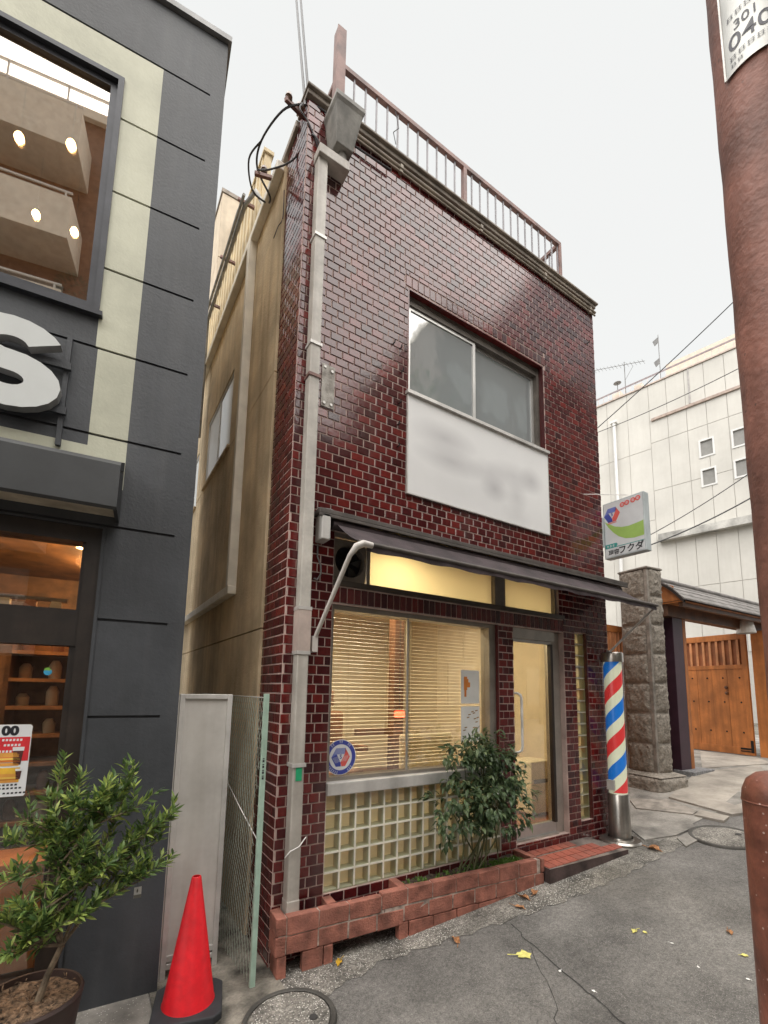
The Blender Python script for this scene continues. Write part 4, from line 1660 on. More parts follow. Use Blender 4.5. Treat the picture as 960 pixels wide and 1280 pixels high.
targets = [(x_ * 1.32 - .02, y_ * 1.4, z_ * 1.12 + .02) for x_, y_, z_ in [(-.02, -.02, .46), (.02, .03, .62), (.10, -.03, .60), (.17, .02, .58), (.22, -.03, .52), (.27, .02, .40), (.25, -.06, .22), (-.12, .0, .50), (-.15, -.04, .28), (-.17, .02, .10), (-.10, -.08, .18), (.06, -.07, .38), (.14, -.08, .30), (-.05, .05, .66), (.30, .0, .34), (.20, .04, .66), (.33, -.03, .45), (-.20, .0, .40), (.0, -.06, .55), (.12, .05, .50), (-.13, -.07, .02), (-.19, -.05, .16), (.08, -.08, .12), (-.06, -.08, .08), (.32, -.04, .24)]]
for i_t, (tx, ty, tz) in enumerate(targets):
    e = fork + Vector((tx, ty, tz))
    st_ = fork
    if i_t % 5:
        a0_, m0_, e0_ = limbs[(i_t // 5) * 5]
        t_ = .25 + .14 * (i_t % 5)
        st_ = a0_.lerp(m0_, t_ * 2) if t_ < .5 else m0_.lerp(e0_, t_ * 2 - 1)
    m_ = st_.lerp(e, .5) + Vector((ro.uniform(-.03, .03), ro.uniform(-.03, .03), .02))
    mb.tube([st_, m_, e], [.0085 if st_ is fork else .0055, .005, .0022], 6)
    limbs.append((st_, m_, e))
mb.build('trunk', bark, ot, True)
mb = MB()
tw2 = MB()
for a_, m_, e in limbs:
    for j in range(11):
        t_ = .30 + .70 * j / 10
        q = a_.lerp(m_, t_ * 2) if t_ < .5 else m_.lerp(e, (t_ - .5) * 2)
        dv_ = ((e - a_).normalized() * .7 + rdir(ro) * .75 + Vector((0, 0, .75))).normalized()
        ln = ro.uniform(.05, .12)
        if q.y + dv_.y * ln > .24:
            dv_.y = -abs(dv_.y)
        tw2.tube([q, q + dv_ * ln], [.0018, .001], 4)
        nl = int(9 + ln * 75)
        for k_ in range(nl):
            f_ = k_ / nl
            pp = q + dv_ * (ln * f_)
            sd_ = rdir(ro)
            ld_ = (dv_ * (.5 + .5 * f_) + (sd_ - dv_ * sd_.dot(dv_)).normalized() * .8).normalized()
            leaf(mb, pp, ld_, (0, 0, 1) if ro.random() < .6 else rdir(ro), ro.uniform(.042, .070), ro.uniform(.012, .018), fold=.15, curl=.06)
tw2.build('twigs', greenstem, ot)
stuff(mb.build('foliage', olive_l, ot))
tgp = on(172, 1116, 1, -.28) - np.array(o3)
mb = MB()
mb.box(tgp[0] - .017, tgp[0] + .017, tgp[1] - .001, tgp[1] + .001, tgp[2] - .024, tgp[2] + .028)
tg = mb.build('plant_tag', paper, ot)
mb = MB()
leaf(mb, (tgp[0] - .003, tgp[1] - .0022, tgp[2] + .0), (.1, 0, 1), (0, 1, 0), .022, .009, fold=0, curl=0)
mb.poly([(tgp[0] - .017, tgp[1] - .002, tgp[2] - .024), (tgp[0] + .017, tgp[1] - .002, tgp[2] - .024), (tgp[0] + .017, tgp[1] - .002, tgp[2] - .008), (tgp[0] - .017, tgp[1] - .002, tgp[2] - .008)])
mb.build('print', M('tag_print', (.20, .19, .16), .7), tg)
mb = MB()
mb.tube([(tgp[0], tgp[1], tgp[2] + .025), (tgp[0] - .02, tgp[1] + .03, tgp[2] + .16)], .0012, 4)
mb.build('string', cable_m, tg)

# ================================================================== BARBER POLE, PROJECTING SIGN
bp_ = (3.66, -.155)
bz = g(bp_[0])
pole = thing('barber_pole', 'free standing barber pole with red white and blue spiral on a steel column', 'barber pole', (bp_[0], bp_[1], bz))
mb = MB()
mb.lathe([(.0001, -.03), (.20, -.03), (.205, .012), (.19, .03), (.125, .034), (.12, .05)], n=48)
mb.build('base', steel, pole, True)
mb = MB()
mb.lathe([(.104, .03), (.104, .475), (.100, .48), (.0001, .48)], n=40)
mb.build('column', steel, pole, True)
cz0, cz1 = .48 + .012, 1.845
mb = MB()
mb.lathe([(.0001, .48), (.090, .48), (.090, cz1), (.0001, cz1)], n=48)
drum = mb.build('drum', pole_w, pole, True)
def helix(phase, hgt, mat):
    mb = MB()
    r0 = .0908
    per = .555
    n_ = 40
    turns0 = int((cz0 - cz1) / per) - 2
    for k_ in range(-3, 5):
        vs = []
        for i in range(n_ + 1):
            a = 2 * math.pi * i / n_
            zl = phase + per * (k_ + i / n_)
            za, zb = min(max(zl, cz0), cz1), min(max(zl + hgt, cz0), cz1)
            vs += [(r0 * math.cos(a), r0 * math.sin(a), za), (r0 * math.cos(a), r0 * math.sin(a), zb)]
        fs = []
        for i in range(n_):
            if vs[2 * i + 1][2] - vs[2 * i][2] > 1e-4 or vs[2 * i + 3][2] - vs[2 * i + 2][2] > 1e-4:
                fs.append((2 * i, 2 * i + 2, 2 * i + 3, 2 * i + 1))
        if fs:
            mb.mesh(vs, fs)
    mb.build('stripe', mat, drum, True)
helix(.06 + .2775, .15, pole_b)
helix(.06, .15, pole_r)
mb = MB()
mb.lathe([(.106, .46), (.106, 1.86)], n=48)
mb.build('glass_tube', glass('tube_glass', (.97, .97, .97), .02, .9), pole, True)
mb = MB()
mb.lathe([(.112, 1.845), (.112, 1.935), (.104, 1.948), (.0001, 1.952)], n=48)
mb.lathe([(.112, 1.845), (.0001, 1.8455)], n=48)
mb.build('cap', steel, pole, True)
mb = MB()
mb.box(-.120, -.100, -.03, .05, .52, .62)
mb.build('bracket', alu_w, pole)

sg = thing('projecting_sign', 'projecting barber shop sign with hexagon emblem, green swoosh and black lettering', 'sign', (3.90, .02, 3.28))
SW, SH, ST = .485, .675, .105
mb = MB()
mb.box(0, ST, -SW, 0, 0, SH)
mb.build('case', sign_side, sg, bevel=.006)
put = lambda a, b, y=-.002: (y, -a, b)
mb = MB()
mb.poly([put(a, b, -.0012) for a, b in ((.014, .016), (SW - .014, .016), (SW - .014, SH - .014), (.014, SH - .014))])
mb.build('face', sign_m, sg)
mb = MB()
sw1 = [(.016, .47)]
for i in range(13):
    t_ = i / 12
    sw1.append((.03 + .30 * t_, .42 - .16 * t_ + .02 * math.sin(t_ * 3.1)))
sw1 = [(.016, .46), (.05, .40), (.10, .345), (.17, .30), (.24, .275), (SW - .016, .185), (SW - .016, .335), (.40, .335), (.33, .33), (.25, .335), (.17, .355), (.10, .385), (.05, .425)]
lo_ = [(.016, .455), (.06, .375), (.12, .295), (.18, .235), (.26, .19), (.36, .17), (SW - .016, .175)]
hi_ = [(SW - .016, .345), (.40, .335), (.30, .325), (.22, .335), (.14, .365), (.07, .415)]
mb.poly([put(a, b, -.0020) for a, b in lo_ + hi_])
mb.build('green_swoosh', green_ink, sg)
hexemblem(sg, .112, .515, .098, lambda a, b, y: (y, -a, b), -.0026, False)
for i, cx_ in enumerate((.24, .295, .365, .42)):
    mb = MB()
    mb.poly([put(a, b, -.0026) for a, b in circ(cx_, .598 + .006 * i, .030, 20)])
    o = mb.build('red_dot', red_ink, sg)
    mb = MB()
    for hh in (-.011, 0, .011):
        mb.poly([put(cx_ - .015, .597 + .006 * i + hh, -.0034), put(cx_ + .015, .597 + .006 * i + hh, -.0034), put(cx_ + .015, .601 + .006 * i + hh, -.0034), put(cx_ - .015, .601 + .006 * i + hh, -.0034)])
    mb.poly([put(cx_ - .002, .583 + .006 * i, -.0034), put(cx_ + .002, .583 + .006 * i, -.0034), put(cx_ + .002, .615 + .006 * i, -.0034), put(cx_ - .002, .615 + .006 * i, -.0034)])
    mb.build('mark', white_ink, o)
mb = MB()
mb.poly([put(a, b, -.0026) for a, b in ((.055, .412), (.165, .412), (.165, .420), (.055, .420))])
mb.poly([put(a, b, -.0026) for a, b in ((.060, .428), (.160, .428), (.160, .433), (.060, .433))])
mb.build('caption', red_ink, sg)
mb = MB()
mb.poly([put(a, b, -.0024) for a, b in ((.016, .118), (.145, .118), (.165, .150), (.15, .168), (.016, .168))])
mb.poly([put(a, b, -.0024) for a, b in ((.145, .118), (SW - .016, .118), (SW - .016, .125), (.15, .126))])
tb_ = mb.build('teal_tab', teal_ink, sg)
mb = MB()
for i in range(3):
    for q in ((.035 + .034 * i, .058 + .034 * i, .131, .136), (.035 + .034 * i, .058 + .034 * i, .144, .149), (.044 + .034 * i, .049 + .034 * i, .128, .156)):
        mb.poly([put(q[0], q[2], -.0031), put(q[1], q[2], -.0031), put(q[1], q[3], -.0031), put(q[0], q[3], -.0031)])
mb.build('mark', white_ink, tb_)
for txt, cx_, cz_, sz_, bo in (('理容', .115, .038, .066, .0012), ('フクダ', .315, .034, .098, .0022)):
    vs, fs = text2d(txt, sz_, bo)
    mb = MB()
    mb.mesh([put(cx_ + a, cz_ + b, -.0030) for a, b in vs], fs)
    mb.build('lettering', black_ink, sg)
mb = MB()
mb.box(-.055, .06, .0, .09, .17, .47)
mb.box(-.062, -.02, -.02, .14, .14, .50)
mb.build('wall_bracket', sign_side, sg, bevel=.004)
mb = MB()
mb.tube([(-.062, -.35, .66), (-.40, -.025, .70)], .004, 6)
mb.build('stay_wire', alu_w, sg)

# ================================================================== CHARCOAL SHOP BUILDING (local x = along the front, 0 at its corner)
GA = rad(-5.0)
GB = thing('charcoal_building', 'charcoal painted concrete shop building with a pale cream band round its window', 'building', (-.633, .130, 0), GA)
GL = -4.2
Hw = (-1.95, -.625, 4.05, 5.845)
Hs = (-3.8, -.485, .02, 2.655)
mb = MB()
for a, b, c, d in minus([(GL, 0, -.3, 6.62)], [Hw, Hs]):
    mb.box(a, b, .012, .20, c, d)
mb.box(-.20, -.0, .20, 3.5, -.3, 6.62)
mb.box(GL, -.20, 3.3, 3.5, -.3, 6.62)
mb.box(GL, -.20, .20, 3.3, 6.45, 6.60)
gw = mb.build('wall', gray_g, GB)
zr = [-.3, .945, 1.518, 2.094, 2.674, 3.243, 3.82, 4.385, 4.96, 5.53, 6.105, 6.64]
def painted(a, b, c, d):
    """cream paint band: stripe, top band, bottom band"""
    m, q = (a + b) / 2, (c + d) / 2
    if -.625 < m < -.402 and 2.92 < q < 6.1:
        return 1
    if m < -.60 and (5.845 < q < 6.1 or 2.96 < q < 3.165):
        return 1
    return 0
for j in range(len(zr) - 1):
    za, zb = zr[j] + .008, zr[j + 1] - .008
    if j == 0:
        za, zb = -.3, zr[1] - .0
    if j == 1:
        za = zr[1]
    for a, b, c, d in minus([(GL, -.088, za, zb)], [Hw, Hs]):
        mb = MB()
        xs_ = sorted({a, b} | {x for x in ((-.402,) if d > 4.0 and c < 5.85 and c > 3.9 else (-.612, -.402)) if a < x < b})
        zs_ = sorted({c, d} | {x for x in (2.92, 2.96, 3.165) if c < x < d})
        for x0_, x1_ in zip(xs_[:-1], xs_[1:]):
            for c0, c1 in zip(zs_[:-1], zs_[1:]):
                mb.box(x0_, x1_, 0, .0121, c0, c1, painted(x0_, x1_, c0, c1))
        mb.build('panel', [gray_p, cream_p], gw)
mb = MB()
mb.box(-.088, .012, 0, .011, -.3, 6.64)
mb.build('corner_pilaster', gray_p, gw)
mb = MB()
mb.box(.0005, .012, .0112, 3.5, -.3, 6.64)  # unseen skin added on the alley side as a light reflector
mb.build('alley_bounce_face', bounce_pale, gw)
mb = MB()
mb.box(GL, .035, -.03, .22, 6.645, 6.69)
mb.box(-.2, .035, .22, 3.52, 6.645, 6.69)
mb.build('roof_trim', M('grey_roof_trim', (.26, .26, .26), .5, metal=.3), gw)
# upper window
mb = MB()
rect_frame(mb, -1.95, -.625, 4.05, 5.845, .035, -.012, .10)
rect_frame(mb, -1.912, -.663, 4.088, 5.807, .04, .02, .08)
mb.box(-1.97, -.605, -.04, .02, 4.02, 4.05)
gwin = mb.build('upper_window', M('charcoal_window_frame', (.045, .047, .055), .4, metal=.3), GB)
mb = MB()
mb.box(-1.87, -.704, .045, .053, 4.13, 5.767)
mb.build('pane', mirrorwin, gwin)
# room behind it
mb = MB()
mb.box(GL, -.22, 3.0, 3.05, 3.2, 6.4)
mb.box(-.26, -.22, .21, 3.0, 3.2, 6.4)
mb.box(GL, -.26, .21, 3.0, 6.36, 6.42)
mb.box(GL, -.26, .21, 3.0, 3.25, 3.3)
mb.build('upper_room', M('upper_room_dark', (.30, .18, .10), .8), GB)
for i, (px, py) in enumerate(((24, 172), (89, 181), (45, 268), (93, 290))):
    # bulbs hang from the ceiling, seen in and through the glass
    n_ = np.array([.0871557, .9961947, 0])
    dpt = (.55, .45, 1.35, 1.2)[i]
    p0 = np.array([-.633, .13, 0]) + n_ * dpt
    dd = ray(px, py)
    q = CAM + dd * (((p0 - CAM) @ n_) / (dd @ n_))
    lx = (q - np.array([-.633, .13, 0])) @ np.array([.9961947, -.0871557, 0])
    t = thing('pendant_bulb', ('warm pendant bulb near the glass, left of the front pair upstairs', 'warm pendant bulb near the glass, right of the front pair upstairs', 'warm pendant bulb deeper in the upstairs room, left one', 'warm pendant bulb just above the indoor plant upstairs')[i], 'light bulb', (q[0], q[1], q[2]))
    mb = MB()
    mb.lathe([(.0001, -.035), (.022, -.028), (.032, -.005), (.026, .02), (.012, .04)], n=14)
    mb.build('bulb', bulb, t, True)
    ld = bpy.data.lights.new('lamp_glow', 'POINT')
    ld.energy = 1.6
    ld.color = (1, .62, .28)
    ld.shadow_soft_size = .004
    lo = bpy.data.objects.new('lamp_glow', ld)
    COL.objects.link(lo)
    lo.parent = t
    lo.location = (0, 0, -.045)
    mb = MB()
    mb.lathe([(.014, .035), (.016, .075), (.0001, .08)], n=10)
    mb.tube([(0, 0, .07), (0, 0, 6.36 - q[2])], .003, 5)
    mb.build('cord', cable_m, t)
# indoor plant on the sill
ipq = np.array([-.633, .13, 0]) + np.array([.0871557, .9961947, 0]) * .16 + np.array([.9961947, -.0871557, 0]) * (-.80)
ip = thing('indoor_plant', 'small bushy plant in a pale pot behind the upstairs window', 'potted plant', (ipq[0], ipq[1], 4.06))
mb = MB(); mb.lathe([(.0001, 0), (.05, 0), (.07, .13), (.062, .13)], n=18); mb.build('pot', soffit, ip, True)
mb = MB()
for i in range(150):
    v = rdir(ro)
    leaf(mb, Vector((0, 0, .22)) + Vector((v.x * .07, v.y * .05, v.z * .07)), v, (0, 0, 1), .05, .018)
stuff(mb.build('foliage', shrub_l, ip))
# canopy
mb = MB()
prof = [(0, 3.10), (-.26, 2.985), (-.30, 2.95), (-.305, 2.70), (-.29, 2.685), (-.27, 2.70), (-.27, 2.93), (0, 3.04)]
mb.prism(prof, lambda a, b, t: (t, a, b), -4.0, -.405)
mb.prism([(-.002, 3.03), (-.268, 2.925), (-.268, 2.70), (-.002, 2.70)], lambda a, b, t: (t, a, b), -.425, -.4055)
cn = mb.build('canopy', canopy_m, GB)
mb = MB()
mb.box(-4.0, -.43, -.268, -.002, 2.735, 2.75)
mb.build('soffit', soffit, cn)
# shop front frames
mb = MB()
mb.box(-.565, -.485, .02, .16, .02, 2.655)
mb.box(-3.8, -.565, .02, .16, 2.56, 2.655)
mb.box(-3.8, -.565, .03, .16, 1.93, 2.145)
mb.box(-.585, -.565, .045, .15, 2.145, 2.56)
mb.box(-.600, -.565, .045, .15, .02, 1.93)
mb.box(-1.95, -1.87, .03, .16, .02, 2.56)
mb.box(-3.8, -.600, .045, .15, .02, .14)
sf = mb.build('shop_front', brownfr, GB)
mb = MB()
mb.box(-.487, -.470, -.006, .02, .02, 2.665)
mb.build('edge_bead', gray_p, sf)
mb = MB()
mb.box(-1.87, -.585, .09, .097, 2.145, 2.56)
mb.build('pane', shopglass, sf)
mb = MB()
mb.box(-1.87, -.600, .09, .097, .14, 1.93)
mb.build('pane', shopglass, sf)
# interior of the shop
mb = MB()
mb.box(-4.1, -.21, 3.2, 3.25, -.05, 3.0)
mb.box(-.25, -.21, .20, 3.2, -.05, 3.0)
mb.box(-4.1, -.25, .20, 3.2, 2.92, 3.0)
mb.box(-4.1, -.25, .20, 3.2, -.12, -.05)
mb.build('shop_room', shopwall, GB)
su = thing('shop_shelves', 'wooden wall shelves with warm lit edges inside the charcoal shop', 'shelves', (-.633, .13, 0), GA)
for i in range(7):
    mb = MB()
    mb.box(-1.05, -.27, .95, 1.25, .72 + .2 * i, .745 + .2 * i)
    mb.build('shelf', shelfw, su)
mb = MB()
mb.box(-1.08, -1.05, .95, 1.25, -.05, 2.1)
mb.box(-1.05, -.27, 1.25, 1.27, -.05, 2.1)
mb.build('side_board', shopwall, su)
for i in range(7):
    for k_ in range(4):
        if ro.random() < .8:
            mb = MB()
            x_ = -.98 + .18 * k_
            h_ = ro.uniform(.08, .15)
            mb.lathe([(.0001, 0), (.04, 0), (.042, h_ * .7), (.02, h_), (.0001, h_)], (x_, 1.08, .745 + .2 * i), 10)
            tag(mb.build('jar', [soffit, brownl, creambox][ro.randrange(3)], None, True), 'small jar on the wooden shelves inside the charcoal shop', 'jar', 'jars on the shop shelves')
def gworld(x, y, z):
    return (-.633 + x * math.cos(GA) - y * math.sin(GA), .13 + x * math.sin(GA) + y * math.cos(GA), z)
for o in [q for q in COL.objects if q.name.startswith('jar')]:
    o.matrix_world = Matrix.Translation((-.633, .13, 0)) @ Matrix.Rotation(GA, 4, 'Z')
kp = thing('wooden_bench', 'orange wooden bench front inside the shop window behind the olive tree', 'bench', (-.633, .13, 0), GA)
mb = MB(); mb.box(-1.86, -.62, .16, .19, -.05, .66); mb.build('front_board', oak, kp)
mb = MB(); mb.box(-1.86, -.62, .15, .50, .66, .70); mb.build('seat', oak_l, kp)
for i, (x, y, zz, lb) in enumerate(((-.95, .55, 2.86, 'warm downlight nearest the glass in the charcoal shop ceiling'), (-.72, 1.35, 2.86, 'warm downlight above the shop shelves, nearer of two'), (-.66, 2.1, 2.86, 'warm downlight above the shop shelves, farther of two'), (-1.6, 1.2, 2.86, 'warm downlight over the shop counter'))):
    t = thing('downlight', lb, 'ceiling light', gworld(x, y, zz))
    mb = MB(); mb.lathe([(.0001, 0), (.055, 0)], n=18); mb.build('lens', bulb, t)
    mb = MB(); mb.lathe([(.055, -.004), (.07, -.004), (.07, .06), (.055, .06)], n=18); mb.build('ring', alu_w, t)
    ld = bpy.data.lights.new('lamp_glow', 'POINT')
    ld.energy = 9
    ld.color = (1, .62, .28)
    ld.shadow_soft_size = .06
    lo = bpy.data.objects.new('lamp_glow', ld)
    COL.objects.link(lo)
    lo.parent = t
    lo.location = (0, 0, -.12)
lb_ = thing('paper_lantern_bags', 'pale paper bags hanging behind the shop transom window', 'paper bag', (-.633, .13, 0), GA)
for i in range(3):
    mb = MB()
    x_ = -1.05 + .14 * i
    mb.prism([(-.05, 0), (.05, 0), (.035, .16), (-.02, .16)], lambda a, b, t, x_=x_: (x_ + a, t, 2.10 + b), .55, .60)
    mb.build('bag', oak_l if i % 2 else creambox, lb_)
mb = MB(); mb.box(-1.15, -.70, .555, .595, 2.26, 2.285); mb.build('hanging_rail', bronze, lb_)
# letter S of the shop name
def s_letter():
    # skeleton of a bold geometric S, offset to both sides
    c = []
    R1, yT, yB = .150, .150, -.150
    for i in range(0, 15):
        a = rad(20 + (270 - 20) * i / 14)
        c.append((R1 * 1.12 * math.cos(a), yT + R1 * math.sin(a)))
    for i in range(1, 15):
        a = rad(90 - (250) * i / 14)
        c.append((R1 * 1.12 * math.cos(a), yB + R1 * math.sin(a)))
    hw = .090
    Lp, Rp = [], []
    for i, (x, y) in enumerate(c):
        x2, y2 = c[min(i + 1, len(c) - 1)]
        x1, y1 = c[max(i - 1, 0)]
        d = math.hypot(x2 - x1, y2 - y1)
        nx, ny = -(y2 - y1) / d, (x2 - x1) / d
        Lp.append((x + nx * hw, y + ny * hw))
        Rp.append((x - nx * hw, y - ny * hw))
    return Lp, Rp
Lp, Rp = s_letter()
sl = thing('letter_sign', 'large pale grey block letter S mounted on the charcoal wall', 'letter sign', gworld(-1.005, -.07, 3.515), GA)
n = len(Lp)
kx, kz = .96, .70
for nm, y0_, y1_, mt, wid in (('letter_face', -.045, -.045, letter_m, 0), ('letter_side', -.0445, .02, letter_s, 1)):
    mb = MB()
    if not wid:
        vs = [(a * kx, y0_, b * kz) for a, b in Lp] + [(a * kx, y0_, b * kz) for a, b in Rp]
        mb.mesh(vs, [(i, i + 1, n + i + 1, n + i) for i in range(n - 1)])
    else:
        loop = Lp + Rp[::-1]
        m2 = len(loop)
        vs = [(a * kx, y0_, b * kz) for a, b in loop] + [(a * kx, y1_, b * kz) for a, b in loop]
        mb.mesh(vs, [(i, (i + 1) % m2, m2 + (i + 1) % m2, m2 + i) for i in range(m2)])
        mb.mesh([(a * kx, y1_, b * kz) for a, b in Lp] + [(a * kx, y1_, b * kz) for a, b in Rp], [(i, n + i, n + i + 1, i + 1) for i in range(n - 1)])
    mb.build(nm, mt, sl)
mb = MB()
for zz in (-.19, .10):
    mb.box(-.9, .275, .02, .045, zz - .022, zz + .022)
mb.box(.235, .262, .045, .068, -.40, .30)
mb.build('mounting_rail', gray_p, sl)
# poster
po = thing('menu_poster', 'white and red hamburger menu poster fixed to the shop glass', 'poster', gworld(-.735, .082, 1.085), GA)
PW, PH = .42, .39
mb = MB(); mb.prism([(-PW, 0), (-.008, 0), (0, .008), (0, PH - .010), (-.010, PH), (-PW, PH)], lambda a, b, t: (a, t, b), 0, -.004); mb.build('board', white_ink, po)
def prect(name, x0, x1, z0_, z1_, m_, y=-.0048):
    mb = MB(); mb.poly([(x0, y, z0_), (x1, y, z0_), (x1, y, z1_), (x0, y, z1_)]); return mb.build(name, m_, po)
prect('red_field', -PW, -.004, .19, PH - .068, M('poster_red', (.72, .03, .04), .5))
prect('yellow_field', -PW, -.035, .075, .155, M('poster_yellow', (.85, .50, .05), .5))
vs, fs = text2d('00', .068, .004)
mb = MB(); mb.mesh([(-.098 + a * 1.1, -.0050, PH - .056 + b) for a, b in vs], fs); mb.build('lettering', black_ink, po)
burger = M('poster_burger', (.78, .36, .07), .5)
for bx, bz_, bs in ((-.115, .165, .075), (-.09, .075, .05)):
    for dz_, hh, m_, wk in ((0, .22, burger, .95), (.26, .12, M('poster_patty', (.62, .20, .04), .5), 1.02), (.42, .16, M('poster_cheese', (.90, .60, .12), .5), 1.0), (.62, .34, burger, .92)):
        mb = MB()
        mb.poly([(bx + a * bs * wk, -.0056, bz_ + (dz_ + b * hh) * bs) for a, b in ((-1, 0), (1, 0), (1, .6), (.8, 1), (-.8, 1), (-1, .6))])
        mb.build('burger_print', m_, po)
for bx, bz_, bs in ((-.052, .17, .095), (-.040, .092, .055)):
    mb = MB(); mb.poly([(bx + a * bs, -.0056, bz_ + b * bs) for a, b in ((-.17, 0), (.17, 0), (.27, 1), (-.27, 1))]); o = mb.build('cup_print', M('poster_cola', (.10, .03, .025), .4), po)
    mb = MB(); mb.poly([(bx + a * bs, -.0060, bz_ + b * bs) for a, b in ((-.27, .8), (.27, .8), (.28, 1.02), (-.28, 1.02))]); mb.build('cup_rim', white_ink, o)
mb = MB()
for zz, x0_ in ((.058, -.16), (.040, -.14), (.014, -.10)):
    for i in range(7):
        mb.poly([(x0_ + .018 * i, -.0050, zz), (x0_ + .018 * i + .011, -.0050, zz), (x0_ + .018 * i + .012, -.0050, zz + .009), (x0_ + .018 * i + .001, -.0050, zz + .009)])
mb.build('small_print', black_ink, po)
mb = MB()
for zz, x0_, nn in ((.30, -.13, 6), (.272, -.12, 5), (.238, -.14, 4)):
    for i in range(nn):
        mb.poly([(x0_ + .016 * i, -.0052, zz), (x0_ + .016 * i + .010, -.0052, zz), (x0_ + .016 * i + .011, -.0052, zz + .012), (x0_ + .016 * i + .001, -.0052, zz + .012)])
mb.build('small_print', white_ink, po)
stk = thing('window_sticker', 'small blue and green apple shaped sticker on the shop glass', 'sticker', gworld(-.695, .0885, 1.775), GA)
mb = MB(); mb.prism(circ(0, 0, .020, 20), lambda a, b, t: (a, t, b), 0, -.0012); mb.build('fruit', M('sticker_blue', (.06, .42, .70), .4), stk)
mb = MB(); mb.poly([(a, -.0018, b) for a, b in ((-.018, .006), (-.006, .010), (.008, .006), (.016, .014), (.004, .020), (.010, .027), (-.002, .024), (-.010, .022), (-.018, .016))]); mb.build('leaf', M('sticker_green', (.25, .55, .08), .4), stk)

# ================================================================== ALLEY: metal panel, mesh fence, cone
ap = thing('metal_alley_door', 'weathered pale aluminium panel door closing the alley', 'door', (-.43, .234, g(-.43)))
mb = MB()
rect_frame(mb, -.170, .165, .055, 1.72, .032, -.02, .02)
mb.box(-.170, -.138, -.02, .02, -.02, .055)
mb.box(.133, .165, -.02, .02, -.02, .055)
mb.build('frame', alu_w, ap, bevel=.003)
mb = MB()
mb.box(-.138, .133, -.004, .006, .13, 1.69)
mb.build('sheet', M('aluminium_sheet', (.60, .575, .54), .55, metal=.1, var=.10, scale=3, streak=.3, streakcol=(.3, .27, .23)), ap)
mb = MB()
mb.box(-.138, .133, -.018, .012, .10, .13)
mb.build('bottom_rail', alu_w, ap)
mb = MB()
mb.box(-.22, -.175, -.03, .03, .0, 1.71)
mb.build('side_post', alu_w, ap)
gf = thing('mesh_fence', 'mint green fence post with rusty diamond wire mesh in the alley', 'fence', (-.14, -.125, g(-.14)))
mb = MB()
mb.box(-.016, .016, -.014, .014, -.04, 1.725)
mb.build('post', greenpost, gf, bevel=.003)
mb = MB()
for i in range(4):
    zz = 1.30 - .035 * i
    mb.poly([(-.009, -.0146, zz), (.003, -.0146, zz), (.003, -.0146, zz + .014), (-.009, -.0146, zz + .014)])
    mb.poly([(-.009, -.0146, zz + .018), (.003, -.0146, zz + .018), (.003, -.0146, zz + .024), (-.009, -.0146, zz + .024)])
mb.build('lettering', black_ink, gf)
mb = MB()
x0f, y1f = -.0, 1.9
def wire_pt(yy, zz):
    sagx = -.02 - .05 * math.sin(min(1, yy / y1f) * math.pi) * (1 if zz < .8 else .35) + .02 * math.sin(zz * 5)
    return (sagx, yy, zz)
pitch = .050
nd = int((y1f + 1.72) / pitch)
for dirn in (1, -1):
    for i in range(nd):
        pts = []
        for s_ in range(0, 31):
            zz = .02 + 1.68 * s_ / 30
            yy = (i * pitch - 1.72 * .6 + (zz if dirn > 0 else 1.72 - zz) * .6)
            if 0.0 <= yy <= y1f:
                pts.append(wire_pt(yy, zz))
        if len(pts) > 2:
            mb.tube(pts, .0019, 3, cap=False)
stuff(mb.build('wire_mesh', wirem, gf))
mb = MB()
mb.tube([(-.005, 0, .82), (-.06, .25, .98), (-.07, .6, 1.1), (-.05, 1.4, 1.16), (-.03, 1.9, 1.15)], .003, 5)
mb.tube([(0, 0, 1.70), (-.02, 1.9, 1.70)], .004, 5)
mb.build('tension_wire', alu_w, gf)
# cone
cgx, cgy = -.495, -.125
cz = g(cgx) + .006
co = thing('traffic_cone', 'bright red traffic cone on a black rubber base beside the alley door', 'traffic cone', (cgx, cgy, cz), rad(-14))
mb = MB()
hw_ = .178
pts8 = []
for sx_, sy_ in ((-1, -1), (1, -1), (1, 1), (-1, 1)):
    for da in (0, 1):
        a = math.atan2(sy_, sx_)
        cxx, cyy = sx_ * (hw_ - .04), sy_ * (hw_ - .04)
        a0_ = a - math.pi / 4 + da * math.pi / 2
        pts8.append((cxx + .04 * math.cos(a0_), cyy + .04 * math.sin(a0_)))
mb.prism(pts8, lambda a, b, t: (a, b, t), 0, .042)
mb.build('base', rubber, co, bevel=.008)
mb = MB()
mb.lathe([(.138, .042), (.134, .05), (.026, .685), (.022, .690), (.018, .690), (.018, .66)], n=40)
mb.build('cone', cone_r, co, True)

# ================================================================== STONE PILLAR
rk = random.Random(31)
pe = (5.60, .44)
pg = g(5.7)
PL = thing('stone_pillar', 'tall rough granite gatepost with drafted edges on a boulder base', 'gatepost', (pe[0], pe[1], pg), rad(-6.2))
PX, PY, PZ0, PZ1 = .345, .445, .19, 3.14
mb = MB()
mb.box(.012, PX, .012, PY, -.05, PZ1 - .02)
mb.bar((.022, .022, PZ0), (.022, .022, PZ1 - .02), .044, .044, up=(0, 1, 0))
mb.build('core', stone_j, PL)
def rough_block(fn, w_, h_, depth=.034, n=17, nz=14):
    mb = MB()
    vs = []
    for i in range(n):
        for j in range(nz):
            a, b = i / (n - 1), j / (nz - 1)
            edge = min(a, 1 - a, b, 1 - b)
            hgt = 0 if edge == 0 else depth * min(1, .5 + edge * 2.5) + rk.uniform(-.011, .013)
            vs.append(fn(a * w_, b * h_, hgt))
    fs = [(i * nz + j, (i + 1) * nz + j, (i + 1) * nz + j + 1, i * nz + j + 1) for i in range(n - 1) for j in range(nz - 1)]
    mb.mesh(vs, fs)
    return mb
rows = 7
